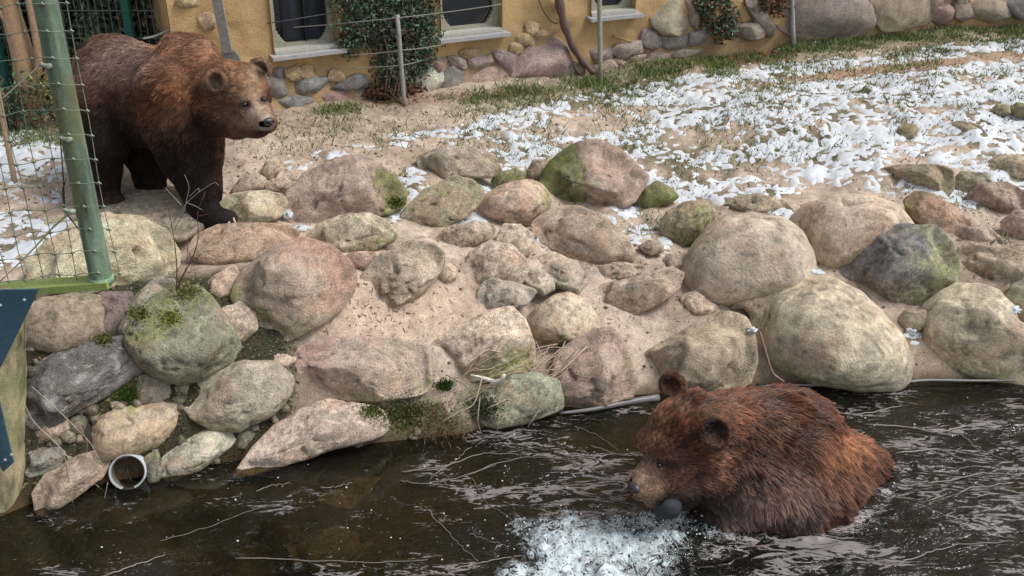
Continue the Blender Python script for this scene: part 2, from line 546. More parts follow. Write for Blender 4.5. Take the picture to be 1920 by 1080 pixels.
# pebbles and crumbs of earth
x = RNG.uniform(-4.2, 5.0, 17000); y = RNG.uniform(4.4, 9.6, 17000)
m_ = (y - shore(x)) > 0.05
x, y = x[m_], y[m_]
P = np.stack([x, y, gzs(x, y)], 1)
n = len(P)
s = .003 + .015 * RNG.uniform(0, 1, n) ** 5
base = np.array([[1, 0, 0], [0, 1, 0], [-1, 0, 0], [0, -1, 0], [0, 0, .7], [0, 0, -.7]])
V = (P[:, None, :] + base[None] * s[:, None, None] * RNG.uniform(.6, 1.3, (n, 6, 1))).reshape(-1, 3)
tri = np.array([[0, 1, 4], [1, 2, 4], [2, 3, 4], [3, 0, 4], [1, 0, 5], [2, 1, 5], [3, 2, 5], [0, 3, 5]])
T = (np.arange(n)[:, None, None] * 6 + tri[None]).reshape(-1, 3)
pc = np.repeat(np.array([0.36, 0.27, 0.19]) * RNG.uniform(.4, 1.25, (n, 1)), 6, 0)
tag(mesh_np('gravel', V, T, M_ROCK, None, pc, True), 'small pebbles and crumbs of earth strewn over the sand', 'gravel', kind='stuff')
# ------------------------------------------------------------------ boulders
import bmesh
_ICO = {}
def ico(sub):
    if sub not in _ICO:
        bm = bmesh.new()
        bmesh.ops.create_icosphere(bm, subdivisions=sub, radius=1)
        V = np.array([v.co[:] for v in bm.verts]); Fc = np.array([[v.index for v in f.verts] for f in bm.faces])
        bm.free()
        _ICO[sub] = (V, Fc)
    return _ICO[sub]

def outline_radius(pts, c):
    """polar radius of a traced outline round c, smoothed"""
    P = np.array(pts, float) - c
    th = np.linspace(-np.pi, np.pi, 181)
    out = np.zeros(len(th))
    A = P; B = np.roll(P, -1, 0)
    for k, a in enumerate(th):
        d = np.array([math.cos(a), math.sin(a)])
        best = 0
        for p, q in zip(A, B):
            e = q - p
            den = d[0] * e[1] - d[1] * e[0]
            if abs(den) < 1e-9: continue
            t = (p[0] * e[1] - p[1] * e[0]) / den
            s = (p[0] * d[1] - p[1] * d[0]) / den
            if t > 0 and -1e-6 <= s <= 1 + 1e-6: best = max(best, t)
        out[k] = best
    out[-1] = out[0]
    k = np.array([1, 2, 3, 2, 1.]) / 9
    o = np.convolve(np.concatenate([out[-5:-1], out, out[1:5]]), k, 'same')[4:-4]
    return th, o

MOSS = np.array([0.125, 0.150, 0.04]); LICH = np.array([0.42, 0.40, 0.30])
TAN = (.45, .36, .275); PINK = (.44, .31, .26); GREY = (.30, .28, .24); OLIVE = (.33, .32, .20); SAND = (.50, .385, .285)
_seed = [100]
def rock(pts, colr, label, thick=.75, moss=0, mdir=(0, 0), ang=0.0, rough=1.0, col2=None, d2=(1, 0), back=0.55, name='boulder', speck=0.3, Yc=None,
         holes=0, group=None, cat='boulder', veins=None, sub=None, flat=False):
    _seed[0] += 13
    sd = _seed[0]
    pts = np.array(pts, float)
    Yc0 = Yc
    lo, hi = pts.min(0), pts.max(0)
    # area centroid
    x, y = pts[:, 0], pts[:, 1]; x1, y1 = np.roll(x, -1), np.roll(y, -1)
    cr = x * y1 - x1 * y; A = cr.sum() / 2
    c = np.array([((x + x1) * cr).sum(), ((y + y1) * cr).sum()]) / (6 * A)
    th, rad = outline_radius(pts, c)
    if Yc is None:
        h0 = hit(c[0], hi[1] - .12 * (hi[1] - lo[1]))
        dep = depth_of(h0)
        T0 = thick * math.sqrt((hi[0] - lo[0]) * (hi[1] - lo[1])) / 2 / F * dep
        Yc = h0[1] + back * T0
    cen = at_y(c[0], c[1], Yc)
    dep = depth_of(cen)
    T = thick * math.sqrt((hi[0] - lo[0]) * (hi[1] - lo[1])) / 2 / F * dep
    dv = ray(c[0], c[1]); dv /= np.linalg.norm(dv)
    ex = np.cross(dv, [0, 0, 1]); ex /= np.linalg.norm(ex)
    ez = np.cross(ex, dv)
    wpx = max(hi - lo)
    if sub is None: sub = 5 if wpx > 95 else 4
    N, Fc = ico(sub)
    a, b, cc = -N[:, 1], N[:, 0], N[:, 2]       # a: towards the camera
    rho = np.sqrt(b * b + cc * cc)
    ang_ = np.arctan2(-cc, b)
    R = np.interp(ang_, th, rad) / F * dep * (1.09 if Yc is not None and cen[0] < -1.1 and cen[1] < 5.3 else 1.06)
    # keep centre of the solid smooth: blend radius to the mean near the poles
    rm = rad.mean() / F * dep
    Rr = R * rho ** 1.0
    pw = 0.72
    flt = rho ** pw / np.maximum(rho, 1e-6)
    px, pz = b * R * flt, cc * R * flt
    py = np.sign(a) * np.abs(a) ** 0.9 * T
    V = px[:, None] * ex + pz[:, None] * ez + (-py)[:, None] * (-dv) * -1
    if flat:      # a low slab: the outline lies on the ground, thickness goes up
        fw = np.array([dv[0], dv[1], 0]); fw /= np.linalg.norm(fw)
        V = px[:, None] * np.cross(fw, [0, 0, 1.]) + (pz / max(.3, -dv[2]))[:, None] * fw + (np.sign(a) * np.abs(a) ** .6 * .06)[:, None] * np.array([0, 0, 1.])
        cen = hit(c[0], c[1]) + np.array([0, 0, .03])
    else:
        V = px[:, None] * ex + pz[:, None] * ez - py[:, None] * dv
    size = (hi - lo).mean() / F * dep / 2
    # facets: planar cuts on the top and front
    rs = np.random.default_rng(sd)
    if ang > 0:
        for k in range(7 + int(14 * ang)):
            n = rs.normal(size=3); n[2] = n[2] * .8 + .15
            n = n - (-dv) * 0
            n /= np.linalg.norm(n)
            n = n - dv * rs.uniform(.25, 1.1); n /= np.linalg.norm(n)
            if np.dot(n, dv) > -.3: n = n - dv * .6; n /= np.linalg.norm(n)
            proj = V @ n
            d0 = proj.max() * rs.uniform(.60, .93)
            over = np.clip(proj - d0, 0, None)
            V = V - (over * min(.97, ang * 1.35 + .12) * sst(.02, .38, a))[:, None] * n
    # relief
    q = V / size
    nr = V / (np.linalg.norm(V, axis=1)[:, None] + 1e-9)
    f1 = fbm(q * 0.9 + sd, 2, sd) * 0.05 + fbm(q * 2.6 + sd, 4, sd + 1, .55) * 0.05 * rough + ridged(V * 26 + sd, 3, sd + 2) * 0.006 * rough / max(size, .05) * .5
    rg = ridged(q * 1.6 + sd * .3, 3, sd + 4)
    crk = (np.clip(rg - .66, 0, 1) * 0.34 + np.clip(.045 - np.abs(vnoise(q * 1.7 + sd * .7, sd + 44)), 0, 1) * .9) * rough
    front = np.clip(a + .35, 0, 1)
    disp = (f1 * (0.45 + .55 * front) - crk * front) * size
    if holes:
        hn = vnoise(V * 42 + sd, sd + 9)
        disp -= np.clip(hn - .55, 0, 1) * holes * size * .35
    V = V + nr * disp[:, None]
    # colour belongs to the stone: grain, veins, stains, moss and lichen
    colr = np.array(colr, float); colr = colr * .68 + colr.mean() * np.array([1.13, .98, .89]) * .32
    base = np.tile(colr, (len(V), 1))
    n1 = fbm(q * 1.3 + 3.3, 5, sd + 5, .6); n2 = fbm(q * 5 + 1.7, 4, sd + 6, .6); n3 = fbm(V * 60, 2, sd + 7)
    uvn = np.stack([b, -cc], 1)
    if col2 is not None:
        t = sst(-.25, .35, uvn @ np.array(d2, float) * .8 + n1 * .35 + n2 * .30 - .25)[:, None]
        base = base * (1 - t) + np.array(col2) * t
    base = base * 1.27
    base = base * (1 + .22 * n1 + .18 * n2 + speck * .7 * n3)[:, None]
    lum = np.array(colr).mean() / .32
    t = np.clip(n1 * 1.1 - .10, 0, .55)[:, None]
    base = base * (1 - t) + np.array([.58, .49, .40]) * t * lum
    n4 = fbm(q * 2.2 + 9.1, 4, sd + 15, .6)
    t = np.clip(n4 * 1.3 - .25, 0, .6)[:, None]
    base = base * (1 - t) + np.array([.29, .255, .205]) * t * lum
    n5 = fbm(q * 1.8 - 4.7, 3, sd + 21)
    t = np.clip(n5 * 1.0 - .35, 0, .3)[:, None]
    base = base * (1 - t) + np.array([.50, .30, .20]) * t * lum
    if veins is not None:
        vn = np.clip(ridged(q * 3.4 + 5 + .25 * n2[:, None], 2, sd + 8) - .66, 0, 1)[:, None] * 6
        vn = np.clip(vn, 0, 1)
        base = base * (1 - vn) + np.array(veins) * vn
    if moss:
        md = np.array(mdir, float)
        g = uvn @ md if md.any() else np.zeros(len(V))
        t = np.clip((moss - .44) * 1.6 + g * .9 + n1 * .45 + n2 * .55, 0, 1)
        t = (sst(.20, .75, t) * .78)[:, None]
        mc = MOSS * (1 + .5 * n2 + .4 * n3)[:, None]
        base = base * (1 - t) + (mc * .7 + base * .3 * np.array([.8, 1, .5])) * t
        V = V + nr * (t * .004)
    # darker and greener towards the ground contact
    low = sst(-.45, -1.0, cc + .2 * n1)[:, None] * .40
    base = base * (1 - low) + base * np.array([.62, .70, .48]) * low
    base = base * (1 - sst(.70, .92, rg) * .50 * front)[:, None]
    spots = sst(.45, .7, vnoise(V * 55 + sd, sd + 31))[:, None] * .35
    base = base * (1 - spots)
    base = np.clip(base, .02, .75)
    o = mesh_np(name, V, Fc, M_ROCK3 if rough <= .6 else (M_ROCK2 if speck > .4 or sd % 3 == 1 else M_ROCK), None, base)
    o.location = cen
    if Yc0 is None:
        gh = float(height(np.array([cen[0]]), np.array([cen[1]]), False)[0])
        MOUNDS.append((cen[0], cen[1] + .03, size * 1.05, (.22 if cen[0] < -1.15 and cen[1] < 5.15 else .5) * min(size, max(0, (cen[2] + .15 * size) - gh)) * (0 if flat else 1)))
    tag(o, label, cat, group)
    return o, cen, dep

# --- the stacked stones below the fence, left
L_ = 'stones stacked up the bank'
rock([(65, 505), (70, 470), (100, 440), (150, 420), (215, 408), (265, 420), (300, 450), (318, 490), (315, 520), (290, 540), (230, 548), (150, 545), (85, 530)],
     (.56, .50, .30), 'big yellowish boulder behind the foot of the green pole', .8, .2, (-.3, .5), .5, 1.3, back=.5, group=L_)
rock([(175, 560), (200, 548), (250, 556), (246, 580), (225, 605), (200, 628), (180, 620)], (.25, .18, .17), 'small purplish stone wedged behind the dark oval stone', .6, .1, back=.9, name='stone', cat='stone', group=L_)
rock([(48, 600), (60, 570), (95, 555), (150, 555), (190, 570), (203, 600), (195, 630), (160, 648), (95, 654), (60, 635)],
     (.27, .205, .135), 'dark brown oval stone right under the yellowish boulder', .6, .25, (.5, -.5), .2, .6, group=L_, name='stone', cat='stone')
rock([(190, 640), (205, 615), (235, 590), (262, 555), (300, 530), (335, 540), (300, 590), (258, 640), (225, 650)], (.33, .30, .22),
     'pale slanting stone between the dark oval stone and the mossy green boulder', .5, .35, (.3, .3), .4, .8, back=1.0, name='stone', cat='stone', group=L_)
rock([(247, 625), (265, 585), (310, 550), (350, 538), (385, 548), (410, 580), (430, 620), (441, 665), (420, 690), (365, 712), (330, 714), (285, 695), (258, 665)],
     (.27, .28, .175), 'grey green pitted boulder with a bare twig growing from its top', .8, .42, (-.2, -.5), .35, .8, back=.35, holes=1.0, group=L_)
rock([(85, 685), (100, 662), (135, 655), (152, 668), (150, 690), (110, 702)], (.22, .2, .16), 'small grey stone on top of the root-covered slab', .5, .3, back=.9, name='stone', cat='stone', group=L_)
rock([(42, 745), (45, 700), (75, 672), (125, 658), (200, 650), (245, 653), (262, 688), (255, 720), (200, 745), (130, 768), (75, 785), (50, 772)],
     (.17, .165, .16), 'grey angular slab netted with pale dead roots', .55, .0, (0, 0), .5, 1.2, veins=(.46, .44, .42), group=L_, name='stone', cat='stone')
rock([(255, 730), (268, 700), (300, 702), (320, 728), (315, 750), (290, 758), (262, 752)], (.33, .28, .21), 'small round tan stone right of the root-covered slab', .6, .2, (-1, .3), back=.8, name='stone', cat='stone', group=L_)
rock([(147, 825), (160, 790), (195, 765), (240, 758), (280, 765), (320, 752), (352, 760), (350, 790), (330, 825), (290, 845), (220, 850), (165, 845)],
     (.39, .28, .16), 'wide ochre brown stone just above the white pipe', .6, .22, (0, -.8), .3, .6, group=L_, name='stone', cat='stone')
rock([(348, 745), (365, 710), (410, 690), (470, 683), (515, 690), (545, 725), (535, 755), (500, 785), (440, 804), (395, 795), (360, 770)],
     (.42, .37, .27), 'pale rounded boulder below and right of the pitted green boulder', .75, .2, (-.7, .3), .35, .7, back=.4, group=L_)
rock([(302, 865), (310, 845), (350, 825), (400, 805), (435, 812), (443, 835), (425, 852), (370, 880), (325, 890), (305, 880)],
     (.37, .36, .26), 'long pale stone lying right of the white pipe', .55, .2, (0, -.5), .2, .6, group=L_, name='stone', cat='stone')
rock([(58, 800), (80, 782), (115, 780), (130, 795), (125, 815), (90, 825), (62, 822)], (.36, .27, .19), 'small tan stone under the root-covered slab', .6, .1, ang=.3, name='stone', cat='stone', group=L_)
rock([(46, 870), (55, 835), (80, 828), (115, 825), (122, 850), (110, 875), (80, 886), (50, 885)], (.25, .25, .22), 'small grey block beside the timber post', .6, .15, ang=.6, name='stone', cat='stone', group=L_)
rock([(66, 945), (68, 905), (95, 880), (150, 862), (195, 862), (203, 885), (185, 912), (140, 930), (95, 948)], (.42, .31, .22), 'flat-topped orange tan stone left of the white pipe', .6, .1, (1, 0), .6, .8, group=L_, name='stone', cat='stone')
rock([(432, 880), (470, 830), (520, 790), (570, 765), (620, 752), (660, 765), (690, 775), (715, 790), (725, 822), (700, 834), (600, 850), (500, 870)],
     (.43, .32, .25), 'broad sloping pinkish rock at the waterline below the block-shaped slab', .55, .0, (0, 0), .4, 1.0, back=.6)
# fillers between the stacked stones
for pts, lb in [([(125, 790), (150, 770), (165, 790), (150, 815), (130, 812)], 'little dark stone left of the wide ochre stone'),
                ([(318, 745), (345, 735), (352, 752), (335, 762), (320, 760)], 'little mossy stone in the gap left of the pale rounded boulder'),
                ([(440, 815), (470, 800), (485, 815), (462, 840), (442, 838)], 'little dark mossy stone left of the broad sloping rock'),
                ([(385, 810), (410, 795), (430, 800), (425, 815), (395, 820)], 'little grey stone under the pale rounded boulder'),
                ([(205, 640), (240, 632), (255, 645), (240, 658), (210, 655)], 'little mossy stone on top of the root-covered slab at its right end'),
                ([(275, 855), (300, 845), (305, 885), (290, 905), (275, 900)], 'little dark stone touching the white pipe on its right')]:
    rock(pts, (.17, .17, .11), lb, .6, .45, ang=.3, name='stone', cat='stone', group=L_)

# --- middle
rock([(443, 545), (460, 510), (495, 480), (540, 458), (580, 451), (620, 470), (650, 500), (663, 530), (655, 555), (630, 585), (600, 605), (550, 625), (510, 637), (490, 630), (480, 600), (455, 575)],
     (.46, .35, .26), 'large rounded boulder with a reddish right flank, front middle-left', .85, .15, (-1, .3), .55, .7, col2=(.43, .275, .215), d2=(.75, -.5), back=.45)
rock([(560, 660), (570, 642), (610, 633), (680, 635), (750, 645), (790, 655), (800, 690), (797, 735), (780, 745), (700, 752), (640, 745), (585, 725), (562, 690)],
     (.50, .37, .27), 'block-shaped slab with a pink top left corner above the sloping waterline rock', .62, .22, (.3, .5), .7, .8, col2=(.44, .30, .26), d2=(-.6, -.9), back=.4)
rock([(803, 655), (815, 640), (860, 610), (920, 585), (960, 578), (985, 600), (1000, 640), (1002, 680), (985, 700), (930, 705), (870, 720), (830, 700), (808, 675)],
     (.50, .38, .27), 'wedge-shaped tan boulder with a mossy front, left of the dead root tangle', .75, .36, (.4, .9), .6, .7, back=.35)
rock([(990, 610), (1005, 580), (1040, 555), (1065, 549), (1095, 560), (1115, 590), (1112, 620), (1090, 640), (1040, 650), (1000, 640)],
     (.46, .36, .24), 'round tan stone mossy below, right above the dead root tangle', .8, .34, (0, .9), .2, .5, back=.4)
rock([(1035, 720), (1042, 670), (1075, 640), (1110, 620), (1145, 612), (1165, 640), (1180, 680), (1193, 715), (1185, 740), (1140, 757), (1080, 767), (1040, 765)],
     (.46, .31, .245), 'upright pinkish slab at the waterline right of the dead root tangle', .65, .08, (1, .3), .5, .9, back=.35)
rock([(895, 745), (940, 710), (1000, 700), (1045, 715), (1050, 765), (985, 795), (910, 808), (880, 785)], (.27, .29, .19), 'low greenish rock under the dead root tangle', .6, .3, (0, .5), .3, .8, back=.5)
rock([(1195, 700), (1215, 670), (1260, 640), (1310, 600), (1350, 583), (1385, 590), (1405, 620), (1412, 670), (1405, 710), (1390, 730), (1300, 745), (1250, 750), (1215, 735)],
     (.45, .36, .235), 'tan boulder at the waterline directly behind the swimming bear head', .8, .28, (.4, .7), .6, .7, back=.4)
rock([(1412, 610), (1420, 570), (1445, 545), (1490, 528), (1540, 526), (1595, 545), (1640, 575), (1680, 610), (1702, 650), (1700, 690), (1680, 710), (1620, 719), (1540, 720), (1460, 714), (1430, 695), (1420, 650)],
     (.40, .355, .235), 'huge round speckled boulder at the waterline, largest in the front row', .85, .24, (-.3, .4), .15, .5, speck=.6, col2=(.42, .355, .26), d2=(.1, -1.0), back=.42)
rock([(1715, 640), (1722, 610), (1745, 575), (1780, 545), (1820, 534), (1850, 540), (1880, 565), (1890, 590), (1925, 600), (1960, 630), (1965, 690), (1920, 707), (1840, 706), (1770, 698), (1730, 680)],
     (.40, .35, .22), 'greenish boulder with a stepped shoulder at the right edge of the waterline', .8, .25, (.2, .6), .4, .6, speck=.5, back=.42)
rock([(1285, 520), (1295, 480), (1320, 440), (1350, 412), (1400, 400), (1450, 405), (1490, 430), (1515, 465), (1523, 500), (1520, 530), (1480, 545), (1420, 570), (1390, 580), (1340, 580), (1300, 560)],
     (.44, .365, .27), 'big smooth grey tan dome boulder left of the dark slate boulder', .9, .14, (.9, .2), .0, .45, back=.6)
rock([(1485, 425), (1510, 395), (1560, 372), (1620, 366), (1670, 380), (1700, 410), (1710, 430), (1650, 470), (1590, 500), (1560, 515), (1530, 505), (1510, 470), (1490, 445)],
     (.46, .36, .26), 'broad tan boulder behind the dome, above the dark slate boulder', .8, .24, (.1, .6), .3, .5, back=.5)
rock([(1562, 495), (1580, 475), (1620, 445), (1665, 425), (1740, 418), (1765, 440), (1785, 480), (1788, 520), (1780, 545), (1740, 560), (1700, 573), (1660, 575), (1630, 560), (1590, 535), (1565, 520)],
     (.165, .168, .17), 'dark slate grey boulder with sharp facets', .75, .14, (1, -.2), 1.0, .95, col2=(.25, .25, .16), d2=(1, -.1), back=.4)
rock([(1695, 385), (1715, 366), (1745, 365), (1780, 385), (1815, 405), (1825, 425), (1800, 443), (1770, 447), (1740, 430), (1710, 415)],
     (.48, .29, .19), 'rusty orange sloping rock behind the dark slate boulder', .8, .2, (-1, 0), .5, .7)
rock([(1636, 338), (1680, 316), (1750, 307), (1780, 314), (1784, 345), (1775, 368), (1740, 363), (1700, 352), (1660, 346)],
     (.38, .31, .20), 'flat angular rock with a sharp front edge standing in the snow', .55, .1, (1, 0), .9, 1.0)
rock([(1240, 420), (1250, 400), (1280, 382), (1320, 376), (1338, 395), (1335, 430), (1310, 455), (1275, 467), (1245, 455)],
     (.30, .25, .14), 'dark mossy boulder left of the big smooth dome', .8, .6, (.2, .5), .4, .8)
rock([(1192, 382), (1205, 355), (1230, 340), (1260, 352), (1272, 368), (1250, 384), (1215, 392)], (.28, .28, .12), 'small bright green mossy stone right of the peaked rock', .8, .75, name='stone', cat='stone')
rock([(1012, 345), (1030, 310), (1060, 280), (1085, 265), (1120, 262), (1160, 280), (1190, 305), (1215, 328), (1205, 352), (1190, 375), (1165, 387), (1120, 392), (1070, 390), (1030, 372)],
     (.45, .31, .245), 'tall peaked pink rock with a dark mossy left face', .8, .25, (-1.3, .2), .85, .9, col2=(.16, .17, .08), d2=(-1.4, .15), back=.4)
rock([(887, 395), (900, 370), (940, 348), (985, 338), (1015, 345), (1032, 370), (1028, 392), (1010, 410), (990, 425), (960, 425), (915, 412), (892, 405)],
     (.45, .31, .225), 'smooth reddish oval boulder with a green right edge, below the peaked rock', .8, .15, (1.2, 0), .15, .5)
rock([(740, 422), (760, 390), (800, 355), (850, 333), (885, 340), (905, 360), (895, 385), (860, 415), (830, 430), (780, 434)],
     (.38, .34, .21), 'mossy sloping boulder left of the smooth reddish oval boulder', .75, .45, (.1, -.2), .5, .7)
rock([(785, 292), (830, 276), (880, 276), (925, 290), (940, 318), (930, 334), (880, 334), (840, 336), (802, 350), (788, 322)],
     (.42, .35, .25), 'flat tan rock with a mossy patch at the edge of the snow', .6, .3, (.6, .6), .5, .7)
rock([(922, 340), (935, 323), (965, 317), (985, 325), (982, 345), (955, 354), (930, 352)], (.22, .22, .10), 'small dark green stone between the oval boulder and the snow', .7, .7, name='stone', cat='stone')
rock([(984, 325), (1000, 300), (1022, 300), (1032, 318), (1015, 340), (992, 340)], (.36, .28, .19), 'small brown stone leaning on the left foot of the peaked rock', .7, .3, name='stone', cat='stone')
rock([(537, 385), (545, 355), (580, 320), (630, 300), (680, 292), (705, 310), (740, 335), (762, 365), (755, 395), (720, 407), (650, 408), (600, 424), (570, 427), (550, 412)],
     (.44, .32, .255), 'large rough pink granite boulder with bright moss on its right end', .8, .12, (1.5, .2), .6, 1.4, back=.4)
rock([(573, 447), (600, 420), (640, 403), (690, 402), (725, 420), (745, 447), (710, 467), (660, 480), (620, 480), (600, 472)],
     (.40, .35, .23), 'low mossy humped rock below the rough pink granite boulder', .7, .32, (.6, .3), .5, .8)
rock([(412, 378), (440, 360), (500, 361), (530, 370), (536, 388), (520, 412), (480, 422), (430, 418), (415, 400)], (.40, .36, .22), 'flat greenish block right of the standing bear paw', .6, .25, (0, .5), .6, .6)
rock([(360, 458), (378, 432), (420, 418), (470, 420), (530, 430), (560, 447), (540, 472), (480, 494), (400, 494), (368, 476)],
     (.50, .335, .22), 'low orange rock under the front paws of the standing bear', .5, .12, (-.5, .2), .3, .7, back=.5)
rock([(185, 398), (230, 368), (300, 360), (360, 372), (400, 398), (395, 430), (335, 458), (250, 445), (200, 422)],
     (.36, .30, .22), 'flat grey brown rock under the hind paws of the standing bear', .5, .2, (-.3, 0), .2, .7, back=.5, flat=True)
rock([(672, 548), (685, 510), (720, 475), (770, 456), (815, 460), (835, 480), (830, 510), (800, 540), (770, 565), (720, 580), (690, 572)],
     (.47, .37, .26), 'angular tan rock right of the large reddish-flanked boulder', .7, .1, (0, -1), .75, 1.1)
rock([(820, 512), (828, 497), (845, 494), (857, 505), (855, 522), (840, 531), (825, 527)], (.47, .35, .25), 'fist-sized round tan cobble in the middle of the slope', .9, rough=.4, name='cobble', cat='cobble')
rock([(868, 512), (880, 475), (920, 453), (960, 463), (987, 490), (977, 530), (940, 547), (900, 557), (872, 547)], (.45, .35, .27), 'grey tan rounded rock half buried right of the cobble', .7, .05, ang=.5, rough=1.0, back=1.0)
rock([(896, 560), (903, 535), (920, 523), (960, 528), (1005, 545), (985, 572), (950, 578), (930, 592), (905, 592)], (.40, .36, .30), 'pale grey broken rock with a jagged edge above the wedge-shaped boulder', .55, .0, ang=.9, rough=1.3)
rock([(1006, 508), (1030, 494), (1075, 506), (1103, 530), (1085, 550), (1040, 538)], (.42, .36, .28), 'flat pale slab lying mid slope, larger of two', .4, ang=.8, name='flat_stone', cat='stone', flat=True)
rock([(972, 525), (992, 514), (1022, 522), (1042, 542), (1020, 554), (990, 542)], (.40, .34, .26), 'flat pale slab lying mid slope, smaller of two', .4, ang=.8, name='flat_stone', cat='stone', flat=True)
rock([(1103, 565), (1128, 537), (1200, 515), (1250, 497), (1276, 508), (1268, 540), (1230, 568), (1180, 597), (1130, 603), (1108, 588)],
     (.48, .35, .25), 'long sandy rock half buried left of the dome boulder', .55, .05, ang=.5, back=1.0)
rock([(1000, 425), (1030, 397), (1080, 388), (1130, 408), (1168, 440), (1192, 472), (1180, 503), (1130, 505), (1080, 483), (1030, 463), (1005, 445)],
     (.49, .365, .26), 'broad low sandy rock under the smooth oval and peaked rocks', .45, .05, ang=.5, rough=1.2, back=1.0)
rock([(930, 450), (945, 420), (975, 420), (1000, 440), (1000, 470), (975, 488), (945, 480)], (.47, .36, .26), 'sandy lump of rock just below the smooth oval boulder', .6, ang=.5, back=1.0)
rock([(815, 450), (840, 425), (890, 415), (925, 425), (925, 445), (890, 462), (840, 468)], (.47, .36, .25), 'low sandy rock below the mossy sloping boulder', .5, .1, ang=.4, back=1.0)
rock([(636, 490), (660, 472), (700, 474), (712, 490), (695, 506), (660, 508)], (.46, .28, .21), 'small reddish stone right behind the large reddish-flanked boulder', .6, ang=.4, name='stone', cat='stone')
rock([(1348, 402), (1378, 372), (1420, 363), (1470, 374), (1488, 392), (1440, 404), (1400, 406)], (.36, .31, .20), 'low dark rock peeking over the dome boulder', .6, .35, (0, .5), .5)
rock([(1796, 480), (1820, 468), (1880, 463), (1945, 478), (1955, 530), (1890, 548), (1815, 545), (1797, 520)], (.45, .36, .25), 'low earthy rock right of the dark slate boulder', .5, .2, (0, -.4), .5, 1.1, back=1.0)
rock([(1815, 380), (1835, 350), (1880, 340), (1915, 355), (1925, 385), (1880, 400), (1830, 398)], (.40, .29, .23), 'brownish pink rock near the right edge beside a snow streak', .55, .15, ang=.5)
rock([(1845, 325), (1870, 296), (1920, 288), (1960, 300), (1955, 325), (1890, 335)], (.45, .36, .23), 'flat tan rock at the right edge in the upper snow', .45, .05, ang=.5)
rock([(1785, 350), (1800, 325), (1840, 322), (1860, 340), (1845, 360), (1800, 364)], (.30, .28, .18), 'grey green stone touching the flat angular rock', .6, .35, ang=.5, name='stone', cat='stone')
rock([(1880, 590), (1893, 545), (1915, 520), (1950, 520), (1975, 570), (1960, 610), (1900, 610)], (.34, .33, .20), 'green boulder cut by the right edge of the picture', .7, .4, ang=.3)
rock([(1880, 425), (1900, 398), (1950, 392), (1965, 430), (1930, 455), (1890, 450)], (.42, .31, .25), 'pinkish rock cut by the right edge of the picture above the earthy rock', .6, .1, ang=.5)
rock([(1770, 240), (1795, 228), (1835, 232), (1845, 246), (1815, 252), (1780, 250)], (.33, .27, .15), 'little brown stone with snow round it, near the right edge', .5, .2, ang=.5, name='stone', cat='stone')
rock([(1680, 258), (1685, 240), (1705, 233), (1720, 240), (1712, 258), (1692, 266)], (.34, .29, .13), 'little yellowish mossy stone in the middle of the right snow field', .8, .4, name='stone', cat='stone')
rock([(1858, 212), (1868, 196), (1888, 196), (1895, 210), (1878, 218)], (.27, .26, .12), 'little round green stone, left of two at the right edge of the snow', .8, .5, name='stone', cat='stone')
rock([(1890, 210), (1905, 194), (1940, 196), (1950, 215), (1925, 224), (1900, 220)], (.27, .26, .12), 'green stone, right of two at the right edge of the snow', .7, .5, name='stone', cat='stone')
rock([(488, 325), (500, 300), (515, 296), (526, 305), (522, 325), (505, 340)], (.50, .37, .24), 'small upright sandy stone behind the flat greenish block', .6, name='stone', cat='stone')
rock([(493, 350), (510, 335), (535, 333), (546, 343), (535, 355), (508, 359)], (.47, .35, .25), 'small oval stone left of the rough pink granite boulder', .6, name='stone', cat='stone')
rock([(430, 358), (450, 335), (480, 325), (498, 338), (490, 355), (455, 362)], (.47, .37, .27), 'sandy stone partly buried just behind the flat greenish block', .5, .1, name='stone', cat='stone')
rock([(1682, 612), (1695, 585), (1730, 578), (1745, 595), (1725, 618), (1700, 625)], (.36, .30, .19), 'small tan stone in the gap under the dark slate boulder', .6, name='stone', cat='stone')
rock([(415, 600), (425, 575), (455, 568), (478, 590), (480, 620), (450, 640), (430, 630)], (.44, .34, .25), 'sandy stone between the pitted green boulder and the large reddish-flanked boulder', .6, .05, ang=.3, name='stone', cat='stone')
rock([(1420, 600), (1395, 580), (1370, 585), (1385, 560), (1425, 548), (1440, 555)], (.44, .34, .25), 'small sandy stone pinched between the dome and the huge speckled boulder', .6, name='stone', cat='stone')
rock([(1196, 465), (1215, 450), (1240, 455), (1245, 470), (1222, 480)], (.44, .34, .25), 'small sandy stone left of the dark mossy boulder', .6, name='stone', cat='stone')
